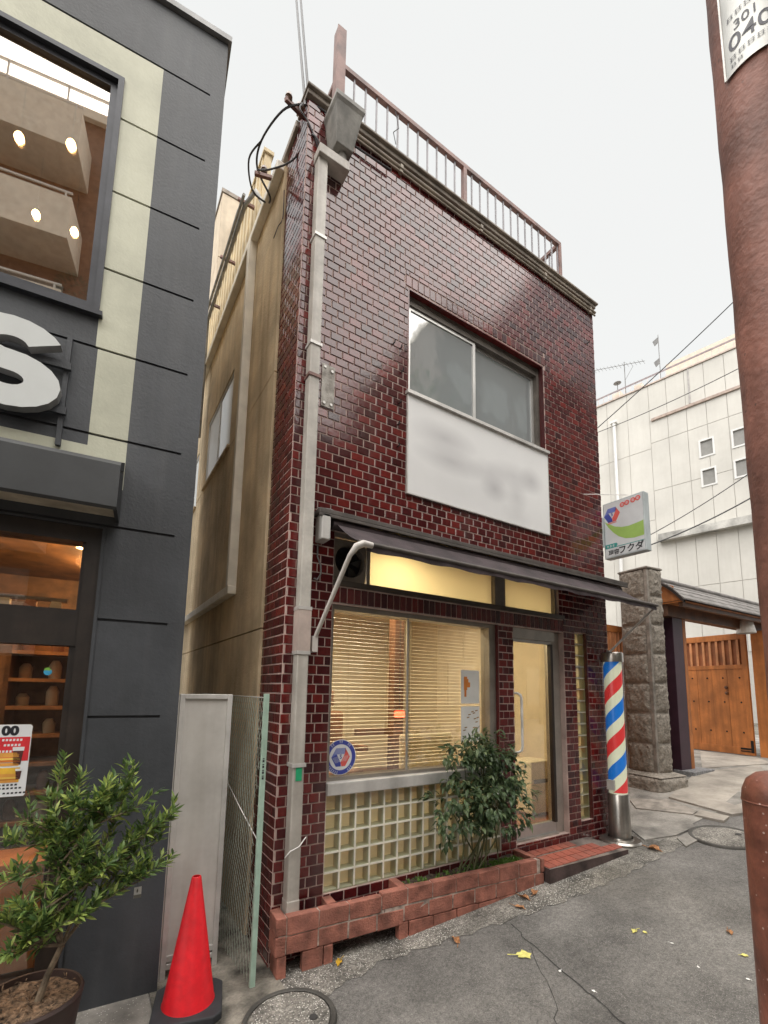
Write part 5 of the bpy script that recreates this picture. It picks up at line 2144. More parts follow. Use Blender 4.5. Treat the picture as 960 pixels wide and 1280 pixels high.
rh = (PZ1 - PZ0) / rows
for k in range(rows):
    za = PZ0 + rh * k + .008
    rough_block(lambda a, b, h: (.012 - h, .055 + a, za + b), PY - .075, rh - .018).build('stone_block', stone, PL, True)
    rough_block(lambda a, b, h: (.055 + a, .012 - h, za + b), PX - .070, rh - .018).build('stone_block', stone, PL, True)
mb = MB()
mb.box(-.018, PX + .008, -.018, PY + .01, PZ1 - .02, PZ1 + .012)
mb.build('cap_stone', stone_j, PL, bevel=.01)
for fn, w_ in ((lambda a, b, h: (-.10 - h - (.19 - b) * .10, -.12 + a, b - .10), PY + .20), (lambda a, b, h: (-.12 + a, -.10 - h - (.19 - b) * .10, b - .10), PX + .24)):
    rough_block(fn, w_, .27, .05, 20, 12).build('base_face', stone, PL, True)
mb = MB()
mb.mesh([(-.12, -.12, .172), (PX + .12, -.12, .172), (PX + .12, PY + .08, .172), (-.12, PY + .08, .172), (.0, .0, .215), (PX, .0, .215), (PX, PY, .215), (.0, PY, .215)], [(0, 1, 5, 4), (1, 2, 6, 5), (2, 3, 7, 6), (3, 0, 4, 7), (4, 5, 6, 7)])
mb.box(-.095, PX + .11, -.095, PY + .08, -.2, .171)
mb.build('base_core', stone, PL)
mb = MB()
for k in range(4):
    mb.box(.06, .26, PY + .012, PY + .20, .0 + .44 * k, .43 + .44 * k)
mb.build('side_stones', stone_j, PL, bevel=.006)

# ================================================================== WOODEN GATE WITH TILED ROOF
gp = onground(853, 970)
gx0, gy0 = float(gp[0]), float(gp[1])
GT = thing('roofed_gate', 'traditional wooden gate with small grey tiled roof and dark purple posts', 'gate', (gx0, gy0, g(gx0)), rad(-1.3))
gz0 = g(gx0)
RX0, RX1 = 6.42 - gx0, 11.2 - gx0
ry = .69 - gy0                       # ridge line
rz_ = 3.53 - gz0
ez = 3.20 - gz0
def roofz(t):                        # 0 at the ridge, 1 at the eave: gently convex
    return rz_ - (rz_ - ez) * (t ** 1.55) - .02
for sgn in (-1, 1):
    nrow = 5
    for k in range(nrow):
        t0_, t1_ = k / nrow, (k + 1.15) / nrow
        mb = MB()
        y0_, y1_ = ry + sgn * .36 * t0_, ry + sgn * .36 * min(t1_, 1.03)
        za, zb = roofz(t0_), roofz(min(t1_, 1.0)) + .012
        mb.mesh([(RX0, y0_, za), (RX1, y0_, za), (RX1, y1_, zb), (RX0, y1_, zb), (RX0, y0_, za - .02), (RX1, y0_, za - .02), (RX1, y1_, zb - .024), (RX0, y1_, zb - .024)],
                [(0, 1, 2, 3), (7, 6, 5, 4), (0, 3, 7, 4), (1, 5, 6, 2), (3, 2, 6, 7), (0, 4, 5, 1)])
        mb.build('roof_course', slate, GT)
mb = MB()
mb.tube([(RX0 - .02, ry, rz_ + .005), (RX1, ry, rz_ + .005)], .048, 12)
mb.build('ridge_tile', slate, GT, True)
# curved barge boards and wooden underside
for bx in (RX0 - .012, RX1 - .03):
    mb = MB()
    n_ = 14
    vs = []
    for i in range(n_ + 1):
        t_ = -1 + 2 * i / n_
        zz = roofz(abs(t_)) - .022
        lo2 = zz - .035 - .03 * abs(t_) if abs(t_) < .99 else zz - .05
        for xx in (bx, bx + .04):
            vs += [(xx, ry + .375 * t_, zz), (xx, ry + .375 * t_, lo2)]
    fs = []
    for i in range(n_):
        a = 4 * i
        fs += [(a, a + 4, a + 5, a + 1), (a + 2, a + 3, a + 7, a + 6), (a + 1, a + 5, a + 7, a + 3), (a, a + 2, a + 6, a + 4)]
    mb.mesh(vs, fs)
    mb.build('barge_board', brownfr, GT)
mb = MB()
mb.mesh([(RX0 + .05, ry - .30, ez - .03), (RX0 + .05, ry + .30, ez - .03), (RX0 + .05, ry + .2, rz_ - .12), (RX0 + .05, ry, rz_ - .04), (RX0 + .05, ry - .2, rz_ - .12)], [(0, 1, 2, 3, 4)])
mb.build('gable_board', oak, GT)
mb = MB()
mb.box(RX0 + .06, RX1 - .04, ry - .33, ry + .33, ez - .055, ez - .035)
mb.build('roof_soffit', oak, GT)
mb = MB()
mb.box(RX0 + .1, RX1 - .1, ry - .07, ry + .07, ez - .24, ez - .055)
mb.box(RX0 + .1, RX1 - .1, ry - .30, ry - .24, ez - .12, ez - .055)
mb.build('beam', M('dark_beam', (.13, .06, .03), .5, var=.2), GT)
# posts
PH_ = 2.98 - gz0
def post(x0_, x1_, y0_, y1_, m_, nm='post'):
    mb = MB()
    mb.box(x0_, x1_, y0_, y1_, -.06, PH_)
    return mb.build(nm, m_, GT, bevel=.006)
post(.0, .30, .0, .22, purple)
post(.305, .40, .0, .9, oak, 'folded_leaf')
hx = 9.70 - gx0
post(hx - .02, hx + .14, ry - .25, ry + .035, oak, 'hinge_post')
post(hx + .15, hx + .5, ry - .12, ry + .0, oak, 'wing_board')
post(hx + .50, hx + .68, ry - .16, ry + .1, purple)
mb = MB()
mb.box(-.02, .62, -.18, .12, -.1, .085)
mb.build('plinth_block', M('blue_grey_granite', (.25, .25, .255), .8, var=.25, scale=30), GT, bevel=.01)
# wing to the left of the post: dark boards, thin wooden door edge
mb = MB()
mb.box(-.86, -.30, .20, .24, -.05, PH_ + .02)
mb.box(-.30, .0, .18, .23, 2.0, PH_ + .02)
mb.box(-.30, .0, .12, .17, 1.96, 2.0)
mb.build('wing_wall', purple, GT)
mb = MB()
mb.box(-.30, -.22, .24, .28, -.05, 1.96)
mb.build('wicket_edge', oak, GT)
mb = MB()
mb.box(-.22, .0, .30, .33, -.05, 1.96)
mb.build('wicket_panel', brownfr, GT)
# open leaf, hinged on the far post and swung inwards, facing the street corner
LF = thing('gate_leaf', 'open orange wooden gate leaf with a slatted top and dark iron studs', 'gate leaf', (9.69, .735, g(9.7) + .02), rad(83))
LWd, LH = 1.32, 2.36       # local x along the leaf, local y = +y faces the camera side
mb = MB()
mb.box(0, .09, -.03, .03, 0, LH + .04)
mb.box(LWd - .07, LWd, -.03, .03, 0, LH)
mb.box(.09, LWd - .07, -.03, .03, 0, .14)
mb.box(.09, LWd - .07, -.03, .03, 1.66, 1.74)
mb.box(.09, LWd - .07, -.03, .03, LH - .12, LH)
mb.build('frame', oak, LF, bevel=.004)
nb = 4
bw_ = (LWd - .16) / nb
for i in range(nb):
    mb = MB()
    mb.box(.09 + bw_ * i + .002, .09 + bw_ * (i + 1) - .002, -.008, .016 + (.003 if i % 2 else 0), .14, 1.66)
    mb.build('board', oak, LF)
for i in range(9):
    x_ = .09 + (LWd - .16) * (i + .5) / 9
    mb = MB()
    mb.box(x_ - .022, x_ + .022, -.012, .02, 1.74, LH - .12)
    mb.build('slat', oak_l, LF)
mb = MB()
mb.box(.09, LWd - .07, -.026, -.016, 1.74, LH - .12)
mb.build('slat_backing', M('brown_backing', (.28, .10, .04), .7), LF)
for zz in (.42, 1.0, 1.48):
    for i in range(4):
        x_ = .16 + .30 * i
        mb = MB()
        mb.lathe([(.0001, .014), (.012, .010), (.018, 0)], n=8)
        o = mb.build('stud', iron, LF, True, loc=(x_, .019, zz))
        o.rotation_euler = (-math.pi / 2, 0, 0)
for zz in (1.18, 1.29):
    mb = MB()
    mb.lathe([(.0001, .05), (.025, .042), (.033, .02), (.02, .0)], n=14)
    o = mb.build('knob', brownl, LF, True, loc=(.40, .019, zz))
    o.rotation_euler = (-math.pi / 2, 0, 0)
mb = MB()
mb.box(0, .05, .03, .036, .05, .28)
mb.box(.05, .23, .03, .036, .10, .135)
mb.box(.05, .23, .03, .036, .06, .08)
mb.build('iron_strap', iron, LF)
mb = MB()
mb.box(LWd - .12, LWd, .03, .035, .10, .125)
mb.box(LWd - .14, LWd, .03, .035, 2.26, 2.29)
mb.build('iron_strap', iron, LF)
lq = on(932, 783, 1, .52)
lm_ = thing('gate_lamp', 'small white glass lamp shade under the gate eave', 'lamp', (lq[0], lq[1], lq[2]))
mb = MB()
mb.lathe([(.15, -.13), (.155, -.12), (.115, .09), (.10, .11), (.0001, .115)], n=24)
mb.build('shade', M('opal_glass', (.80, .78, .74), .3), lm_, True)
mb = MB()
mb.lathe([(.05, .11), (.05, .16), (.0001, .17)], n=14)
mb.tube([(0, 0, .16), (-.05, .03, .20), (-.25, .05, .20), (-.35, .12, .14)], .022, 8)
mb.build('bracket', iron, lm_)
# slatted fence left of the pillar
sfx = thing('slatted_fence', 'orange wooden slatted fence glimpsed between the brick corner and the pillar', 'fence', (5.35, 1.02, g(5.35)))
mb = MB()
for za, zb in ((2.27, 2.37), (1.72, 1.80), (0, .1)):
    mb = MB()
    mb.box(-.9, .75, -.025, .025, za, zb)
    mb.build('rail', oak, sfx)
for i in range(19):
    mb = MB()
    mb.box(-.88 + .088 * i, -.83 + .088 * i, -.015, .015, 1.80, 2.27)
    mb.build('slat', oak_l, sfx)
for i in range(9):
    mb = MB()
    mb.box(-.9 + .183 * i, -.9 + .183 * i + .179, -.012, .012, .1, 1.72)
    mb.build('board', oak, sfx)

# ================================================================== WHITE BUILDING BEYOND
KW = 22 / 17.0
WP = at_depth(860, 600, 22)
WB = thing('white_building', 'pale panelled building with small windows and railed roof beyond the gate', 'building', (WP[0], WP[1], .6), rad(100))
sc = lambda z17: 1.7 + (z17 - 1.7) * KW - .6
s1, s0_, top_ = 9.0, -8.0, sc(13.96)
seam = 1.14 * KW
wins = [(-.885 * KW - i * .97 * KW, -.405 * KW - i * .97 * KW, sc(a), sc(b)) for i in range(4) for a, b in ((10.29, 10.98), (9.18, 9.86))]
mb = MB()
for a, b, c, d in minus([(s0_, s1, 0, top_ - .01)], wins):
    mb.box(a, b, -.30, -.03, c, d)
mb.box(s0_, s1, -9, -8.7, 0, top_ - .01)
mb.box(s1 - .3, s1, -8.7, -.30, 0, top_ - .01)
mb.box(s0_, s0_ + .3, -8.7, -.30, 0, top_ - .01)
mb.box(s0_ + .3, s1 - .3, -8.7, -.30, top_ - .4, top_ - .01)
ww = mb.build('wall', whitejoint, WB)
colsR = [seam - .62 * KW * i for i in range(13)]
colsL = [seam + .80 * KW * i for i in range(8)]
rowsR = [0, sc(3.2), sc(5.6), sc(7.55), sc(9.55), sc(11.51), sc(12.45), top_]
rowsL = [0, sc(3.2), sc(5.6), sc(8.4), sc(11.30), top_]
for cols_, rows_ in ((colsR, rowsR), (colsL, rowsL)):
    for i in range(len(cols_) - 1):
        x0_, x1_ = sorted((cols_[i], cols_[i + 1]))
        for j in range(len(rows_) - 1):
            pcs = [q for q in minus([(x0_ + .012, x1_ - .012, rows_[j] + .012, rows_[j + 1] - .012)], wins) if q[1] - q[0] > .01 and q[3] - q[2] > .01]
            if rows_[j + 1] < sc(3.4):
                continue
            mb = MB()
            for a, b, c, d in pcs:
                mb.box(a, b, -.031, .0 if cols_ is colsR else -.006, c, d)
            mb.build('panel', whitewall, ww)
for a, b, c, d in wins:
    mb = MB()
    rect_frame(mb, a, b, c, d, .075, -.10, .03)
    wi = mb.build('window', winframe_w, WB)
    mb = MB()
    mb.box(a + .06, b - .06, -.08, -.06, c + .06, d - .06)
    mb.build('pane', greyglass, wi)
mb = MB()
mb.box(s0_, 1.07 * KW, .0, .09, sc(12.40), sc(12.50))
mb.build('drip_rail', M('brown_drip_rail', (.42, .33, .28), .6), WB)
mb = MB()
mb.box(s0_, s1, -.32, .06, top_, top_ + .07)
mb.build('roof_edge', M('pinkish_roof_edge', (.52, .43, .38), .7), WB)
mb = MB()
mb.box(s0_, 1.02 * KW, .005, .35, sc(7.45), sc(7.72))
mb.build('canopy', M('grey_canopy', (.50, .49, .46), .6, var=.25, scale=1.5), WB)
mb = MB()
mb.tube([(2.42 * KW, .22, 0), (2.42 * KW, .22, sc(12.85))], .085, 10)
mb.box(2.42 * KW - .16, 2.42 * KW + .16, .08, .32, sc(12.85), sc(12.95))
mb.build('vent_pipe', winframe_w, WB, True)
mb = MB()
mb.box(-.27 * KW, -.22 * KW, .0, .03, sc(12.55), top_)
mb.build('drain_strip', M('grey_strip', (.4, .38, .37), .6), WB)
# roof: railing, set-back storey, small boxes, aerial
mb = MB()
mb.box(s0_, s1, -.22, -.18, sc(14.40), sc(14.46))
rr_ = mb.build('roof_rail', M('grey_rail', (.30, .25, .26), .6), WB)
mb = MB()
for i in range(60):
    x_ = s0_ + .28 * i
    mb.box(x_ - .012, x_ + .012, -.21, -.19, top_ + .07, sc(14.40))
stuff(mb.build('rail_bars', M('pale_rail_bars', (.62, .56, .54), .6), rr_))
mb = MB()
mb.box(s0_, .78 * KW, -6, -1.6, top_, sc(15.35))
sb_ = mb.build('set_back_storey', peach, WB)
mb = MB()
mb.box(s0_, .1 * KW, -1.6, -1.5, sc(14.25), sc(14.72))
mb.box(.2 * KW, .78 * KW - .1, -1.6, -1.55, sc(14.25), sc(14.6))
mb.build('window_band', M('dark_window_band', (.16, .13, .13), .4), sb_)
for a, b, h_ in ((2.28, 2.62, .40), (1.45, 1.75, .36)):
    mb = MB()
    mb.box(a * KW, b * KW, -1.0, -.5, top_, top_ + h_ * KW + .2)
    mb.build('roof_box', peach, WB)
an = thing('television_aerial', 'thin television aerial on the white building roof', 'aerial', tuple(WB.matrix_world @ Vector((0, 0, 0))))
an.location = (WP[0], WP[1], .6)
an.rotation_euler = (0, 0, rad(100))
mb = MB()
ax_ = 2.08 * KW
mb.tube([(ax_, -.5, top_ - .02), (ax_, -.5, sc(15.75))], .022, 6)
mb.build('mast', grey_cable, an)
mb = MB()
mb.tube([(ax_ + 1.5 * KW * .9, -.9, sc(16.25)), (ax_ - 1.1, -.2, sc(15.2))], .016, 5)
for i in range(14):
    t_ = i / 13
    bx = ax_ + 1.35 * KW - t_ * (1.1 + 1.3 * KW)
    bz_ = sc(16.22) + (sc(15.2) - sc(16.22)) * t_
    mb.tube([(bx, -.9 + .7 * t_ - .22, bz_), (bx, -.9 + .7 * t_ + .22, bz_)], .008, 4)
mb.tube([(ax_, -.5, sc(14.9)), (ax_ - .45, -.45, sc(15.35))], .010, 5)
mb.build('boom', grey_cable, an)
ds_ = thing('roof_lamp', 'small dish shaped roof lamp beside the television aerial', 'lamp', (WP[0], WP[1], .6), rad(100))
mb = MB()
mb.lathe([(.0001, .06), (.16, .04), (.20, 0), (.0001, .0)], (2.42 * KW, -.6, sc(14.98)), 16)
mb.tube([(2.42 * KW, -.6, top_ + .5), (2.42 * KW, -.6, sc(14.98))], .02, 6)
mb.build('head', grey_cable, ds_)
fg = thing('weather_vane', 'two small pale roof aerials beside the peach storey', 'aerial', (WP[0], WP[1], .6), rad(100))
for zz in (15.55, 16.5):
    mb = MB()
    mb.mesh([(.92 * KW, -1.2, sc(zz)), (1.12 * KW, -1.2, sc(zz) - .12), (1.05 * KW, -1.2, sc(zz) - .42), (.90 * KW, -1.2, sc(zz) - .30), (.92 * KW, -1.17, sc(zz)), (1.12 * KW, -1.17, sc(zz) - .12), (1.05 * KW, -1.17, sc(zz) - .42), (.90 * KW, -1.17, sc(zz) - .30)], [(0, 1, 2, 3), (7, 6, 5, 4), (0, 4, 5, 1), (1, 5, 6, 2), (2, 6, 7, 3), (3, 7, 4, 0)])
    mb.build('reflector', grey_cable, fg)
mb = MB()
mb.tube([(.9 * KW, -1.18, top_ - .02), (.9 * KW, -1.18, sc(16.6))], .02, 5)
mb.build('mast', grey_cable, fg)

# rear stair tower behind the alley
RT = thing('stair_tower', 'slim beige stair tower rising behind the alley wall', 'tower', (.32, 5.5, 0))
mb = MB()
mb.box(0, .46, 0, 2.6, -.2, 11.5)
tw3 = mb.build('wall', grout, RT)
for i in range(8):
    mb = MB()
    mb.box(-.02, .0, .02, 2.58, -.1 + 1.45 * i + .01, -.1 + 1.45 * (i + 1) - .01)
    mb.box(-.02, .48, -.02, .0, -.1 + 1.45 * i + .01, -.1 + 1.45 * (i + 1) - .01)
    mb.build('panel', M('beige_panel_%d' % i, (.66, .555, .42), .8, var=.06, streak=.2) if i == 0 else MATS['beige_panel_0'], tw3)
mb = MB()
mb.box(-.04, .5, -.04, 2.64, 11.5, 11.58)
mb.build('coping', coping_m, RT)
eqp = thing('wall_equipment_box', 'grey metal equipment box on the stair tower beside roof pipes', 'equipment box', (.62, 5.1, 9.9))
mb = MB(); mb.box(-.10, .22, .0, .37, .0, 1.0); mb.build('case', darkbox, eqp, bevel=.01)
mb = MB(); mb.box(-.04, .0, .1, .14, -3.4, .0); mb.box(.10, .14, .1, .14, -3.4, 0); mb.build('pipe', rustrail, eqp)

# ================================================================== UTILITY POLE AND BROWN POST (beside the photographer)
PD, PRr = 1.75, .136
el_ = at_depth(914, 380, PD)
vx_, vy_ = el_[0] - CAM[0], el_[1] - CAM[1]
vl = math.hypot(vx_, vy_)
pax, pay = el_[0] + vy_ / vl * PRr, el_[1] - vx_ / vl * PRr
pgz = g(pax)
UP = thing('utility_pole', 'thick brown sheathed utility pole carrying a number plate', 'utility pole', (pax, pay, pgz))
mb = MB()
prof = []
for i in range(60):
    zz = -.2 + 9.5 * i / 59
    prof.append((PRr + .0015 * math.sin(i * 2.3), zz))
mb.lathe(prof, n=40)
mb.build('shaft', polebrown, UP, True)
UP.rotation_euler = (rad(.3), rad(-.7), 0)
# raised seam of the sheath
a_cam = math.atan2(CAM[1] - pay, CAM[0] - pax)
def rad_at(zz):
    return PRr + .001
mb = MB()
vs = []
for i in range(40):
    zz = .1 + 7.8 * i / 39
    r2 = rad_at(zz) + .003
    for da in (-.10, -.02):
        a = a_cam + .28 + da + .02 * math.sin(i * .7)
        vs.append((r2 * math.cos(a), r2 * math.sin(a), zz))
mb.mesh(vs, [(2 * i, 2 * i + 1, 2 * i + 3, 2 * i + 2) for i in range(39)])
mb.build('sheath_seam', polebrown, UP)
zp0 = at_depth(905, 78, PD - .15)[2] - pgz + .07
pr2 = rad_at(zp0) + .007
a_c = a_cam + .0
mb = MB()
vs, n_ = [], 18
for i in range(n_ + 1):
    a = a_c - .68 + 1.36 * i / n_
    for zz, rr in ((zp0, pr2), (zp0 + .75, pr2), ):
        vs.append((rr * math.cos(a), rr * math.sin(a), zz))
mb.mesh(vs, [(2 * i, 2 * i + 2, 2 * i + 3, 2 * i + 1) for i in range(n_)])
npl = mb.build('number_plate', plate_m, UP, True)
mb = MB()
for zz in (zp0 + .004,):
    vs = []
    for i in range(n_ + 1):
        a = a_c - .68 + 1.36 * i / n_
        vs += [((pr2 + .002) * math.cos(a), (pr2 + .002) * math.sin(a), zz - .006), ((pr2 + .002) * math.cos(a), (pr2 + .002) * math.sin(a), zz + .004)]
    mb.mesh(vs, [(2 * i, 2 * i + 2, 2 * i + 3, 2 * i + 1) for i in range(n_)])
for a in (a_c - .68, a_c + .68):
    mb.bar(((pr2 + .001) * math.cos(a), (pr2 + .001) * math.sin(a), zp0), ((pr2 + .001) * math.cos(a), (pr2 + .001) * math.sin(a), zp0 + .75), .006, .006)
mb.build('plate_rim', alu_w, npl)
def wrap_text(txt, size, zoff, bold, aoff=0.0):
    vs, fs = text2d(txt, size, bold)
    mb = MB()
    q = []
    for a, b in vs:
        ang = a_c + aoff + a / pr2
        q.append(((pr2 + .0018) * math.cos(ang), (pr2 + .0018) * math.sin(ang), zp0 + zoff + b))
    mb.mesh(q, fs)
    mb.build('lettering', plate_t, npl)
wrap_text('0406', .088, .086, .0004, .06)
wrap_text('301', .052, .160, .0002, -.14)
def plate_marks(zc, a0, nm_, s_):
    mb = MB()
    for i in range(nm_):
        a1_ = a0 + i * s_ / pr2 * 1.25
        for (da, w_, dz_, h_) in ((0, s_, .40, .07), (0, s_, 0, .07), (0, s_, -.38, .07), (-.28, .10 * s_, 0, .9), (.28, .10 * s_, .1, .7)):
            q = []
            for su, sv in ((-.5, -.5), (.5, -.5), (.5, .5), (-.5, .5)):
                ang = a1_ + (da * s_ + su * w_) / pr2
                q.append(((pr2 + .0018) * math.cos(ang), (pr2 + .0018) * math.sin(ang), zc + (dz_ + sv * h_) * s_))
            mb.poly(q)
    mb.build('small_marks', plate_t, npl)
plate_marks(zp0 + .056, a_c - .46, 5, .022)
plate_marks(zp0 + .026, a_c - .46, 2, .017)
plate_marks(zp0 + .225, a_c - .46, 4, .022)
bq = at_depth(979, 1000, 1.30)
bqt = at_depth(972, 966, 1.30)[2]
bgz = g(bq[0])
BO = thing('brown_post', 'short brown painted steel post with a domed scratched top beside the utility pole', 'bollard', (bq[0], bq[1], bgz))
br_ = .094
hb = bqt - bgz
mb = MB()
mb.lathe([(br_, -.1), (br_, hb - .085), (br_ * 1.012, hb - .080), (br_ * .98, hb - .055), (br_ * .86, hb - .026), (br_ * .62, hb - .007), (br_ * .3, hb + .001), (.0001, hb + .003)], n=48)
mb.build('tube', bollardbrown, BO, True)
mb = MB()
mb.lathe([(br_ + .0005, hb - .088), (br_ + .003, hb - .084), (br_ + .0005, hb - .080)], n=48)
mb.build('cap_joint', bollardbrown, BO, True)

# ================================================================== WIRES
def wire(name, a, b, sag, r, label, mat=cable_m, n=24):
    a, b = Vector(a), Vector(b)
    mb = MB()
    pts = []
    for i in range(n + 1):
        t_ = i / n
        q = a.lerp(b, t_)
        q.z -= sag * 4 * t_ * (1 - t_)
        pts.append(q)
    mb.tube(pts, r, 5)
    return tag(mb.build(name, mat), label, 'cable')
wire('overhead_cable', at_depth(1010, 285, 11), at_depth(700, 575, 15), .15, .014, 'dark overhead cable crossing steeply before the white building')
wire('overhead_cable', at_depth(1000, 420, 12), at_depth(690, 560, 19), .25, .012, 'dark overhead cable running flatter below the white building roof')
wire('overhead_cable', at_depth(1000, 545, 11), at_depth(770, 690, 13), .18, .012, 'thin upper cable of the pair behind the projecting sign')
wire('overhead_cable', at_depth(1000, 585, 11), at_depth(770, 695, 13), .22, .018, 'thicker lower cable of the pair behind the projecting sign')
cq = Vector((-.03, .10, 6.50))
wire('service_cable', at_depth(359, -160, 8.5), (-.02, .02, 6.44), .10, .012, 'dark service cable dropping to the roof corner bracket, left of the pair')
wire('service_cable', at_depth(365, -160, 8.5), (.02, .03, 6.47), .10, .012, 'dark service cable dropping to the roof corner bracket, right of the pair')
# service bracket and loops at the roof corner
SBk = thing('service_bracket', 'rusty cable bracket with insulators at the alley roof corner', 'bracket', (-.02, .1, 6.42))
mb = MB()
mb.bar((-.16, -.06, -.02), (.10, .02, .03), .03, .03)
mb.bar((-.22, .55, -.10), (.04, .50, -.06), .03, .03)
mb.build('arm', rustrail, SBk)
for q in ((-.13, -.05, .0), (-.03, -.02, .02), (-.14, .54, -.05)):
    mb = MB()
    mb.lathe([(.0001, .07), (.022, .06), (.03, .03), (.018, .02), (.03, .005), (.02, -.01)], q, 10)
    mb.build('insulator', M('brown_insulator', (.16, .09, .06), .35, var=.1) if 'brown_insulator' not in MATS else MATS['brown_insulator'], SBk, True)
for pts, r in (([(-.02, -.08, .02), (-.16, .0, -.06), (-.24, .3, -.06), (-.20, .55, -.03), (-.05, .62, -.16), (-.03, .8, -.05)], .009),
               ([(.04, -.08, .05), (.10, -.10, .06), (.20, -.12, .03), (.26, -.12, -.04), (.35, -.13, -.10), (.8, -.14, -.09)], .009),
               ([(-.02, -.08, .02), (-.05, -.10, -.08), (.02, -.11, -.16), (.10, -.11, -.30), (.15, -.11, -.42)], .007),
               ([(-.20, .55, -.05), (-.12, .35, -.20), (.0, .15, -.24), (.06, -.11, -.25), (.16, -.13, -.40)], .008),
               ([(-.24, .3, -.06), (-.30, .45, -.12), (-.22, .60, -.22), (-.08, .66, -.20)], .008),
               ([(-.02, .30, -.40), (.00, .36, -.6), (-.02, .42, -.65), (-.03, .5, -.70)], .004)):
    mb = MB()
    # smooth through the points
    fine = []
    P3 = [Vector(p) for p in pts]
    for i in range(len(P3) - 1):
        p0, p1, p2, p3 = P3[max(i - 1, 0)], P3[i], P3[i + 1], P3[min(i + 2, len(P3) - 1)]
        for k_ in range(6):
            t_ = k_ / 6
            fine.append(.5 * ((2 * p1) + (p2 - p0) * t_ + (2 * p0 - 5 * p1 + 4 * p2 - p3) * t_ ** 2 + (3 * p1 - p0 - 3 * p2 + p3) * t_ ** 3))
    fine.append(P3[-1])
    mb.tube(fine, r, 6)
    mb.build('cable_loop', cable_m, SBk, True)

# ================================================================== FALLEN LEAVES
rf = random.Random(4)
def fallen(pix, size, mat, label, kind, group=None):
    p = onground(*pix)
    on_gutter = p[1] > gut_lo(p[0]) if ex[0] < p[0] < ex[-1] else False
    t = thing('fallen_leaf', label, 'leaf', (p[0], p[1], g(p[0]) + (.006 if on_gutter else .002)), rf.uniform(0, 6.28), group)
    mb = MB()
    n_ = 14
    vs = [(0, 0, size * .10 if kind != 'flat' else .003)]
    for i in range(n_):
        a = 2 * math.pi * i / n_
        rr = size * (.62 + .38 * math.cos(a * 2.5) ** 2) * rf.uniform(.85, 1.1)
        if kind == 'flat':
            vs.append((rr * math.cos(a), rr * math.sin(a) * .85, .003 + rf.uniform(0, .002)))
        else:
            vs.append((rr * math.cos(a), rr * math.sin(a) * .6, abs(math.sin(a)) * size * .45 * rf.uniform(.5, 1.2)))
    mb.mesh(vs, [(0, 1 + i, 1 + (i + 1) % n_) for i in range(n_)])
    o = mb.build('blade', mat, t, True)
    mb = MB()
    mb.tube([(-size * .6, 0, .005), (-size * 1.25, size * .1, .008), (-size * 1.75, size * .3, .006)], size * .03 + .0008, 5)
    mb.build('stalk', mat, t)
    return t
fl_ = fallen((655, 1194), .062, yelleaf, 'pale yellow lobed leaf with a long stalk lying on the asphalt', 'flat')
fl_.rotation_euler = (0, 0, rad(-18))
fallen((570, 1176), .055, dryleaf, 'curled brown leaf on the gutter in front of the planter middle', 'curl')
fallen((424, 1205), .042, gold, 'golden leaf under the open foot of the planter', 'curl')
fallen((650, 1136), .050, dryleaf, 'curled brown leaf near the planter end, outermost of three', 'curl')
fallen((656, 1124), .055, dryleaf, 'pale brown leaf near the planter end, middle of three', 'curl')
fallen((668, 1117), .055, dryleaf, 'curled brown leaf against the planter end, innermost of three', 'curl')
fallen((818, 1063), .080, dryleaf, 'brown leaf lying beside the barber pole base', 'curl')
fallen((793, 1165), .035, yelleaf, 'small torn yellow leaf on the asphalt, larger of two scraps', 'curl')
fallen((806, 1166), .018, yelleaf, 'tiny yellow leaf scrap on the asphalt beside a larger one', 'flat')
fallen((912, 1166), .040, dryleaf, 'small dry leaf with upright stalk on the asphalt', 'curl')
fallen((931, 1195), .024, yelleaf, 'tiny yellow leaf on the asphalt near the brown post', 'flat')
q = fallen((516, 1096), .03, gold, 'small yellow leaf lying on the planter soil', 'flat')
q.location = (1.06, -.14, .288)
for i, px in enumerate(((700, 1215), (742, 1240), (873, 1210), (935, 1225), (840, 1180), (735, 1100))):
    fallen(px, .010 + .004 * rf.random(), paper, 'tiny pale scrap of litter on the asphalt', 'flat', 'scraps of litter on the road')

# ================================================================== ACROSS THE STREET (seen in the window and tile reflections)
AP = thing('apartment_block', 'tall brown apartment block with pale balconies reflected in the upstairs shop window', 'building', (-10.5, -11.0, 0))
mb = MB()
mb.box(-8, 6.9, -7, 0, -.3, 18.6)
mb.build('wall', apt_d, AP)
mb = MB()
mb.box(-8.2, 7.1, -7.2, .15, 18.6, 18.9)
mb.build('roof', apt_w, AP)
for i in range(6):
    z_ = 2.6 + 2.75 * i
    mb = MB()
    mb.box(-8, 6.1, 0, 1.25, z_ - .18, z_)
    bs_ = mb.build('balcony', apt_w, AP)
    mb = MB()
    mb.box(-8, 6.1, 1.17, 1.25, z_, z_ + 1.05)
    mb.box(6.02, 6.1, 0, 1.17, z_, z_ + 1.05)
    mb.build('parapet', apt_w, bs_)
    mb = MB()
    mb.box(-8, 6.1, 1.19, 1.23, z_ + 1.18, z_ + 1.23)
    for k_ in range(10):
        mb.box(-8 + 1.55 * k_ - .02, -8 + 1.55 * k_ + .02, 1.19, 1.23, z_ + 1.05, z_ + 1.18)
    mb.build('rail', winframe_w, bs_)
    mb = MB()
    for k_ in range(5):
        mb.box(-7.2 + 2.8 * k_, -5.4 + 2.8 * k_, .0, .04, z_ + .1, z_ + 2.1)
    mb.build('window', greyglass, bs_)
mb = MB()
mb.box(-8, 6.9, -.1, -.04, 19.6, 19.66)
for k_ in range(11):
    mb.box(-8 + 1.48 * k_ - .02, -8 + 1.48 * k_ + .02, -.09, -.05, 18.9, 19.6)
mb.build('roof_railing', winframe_w, AP)
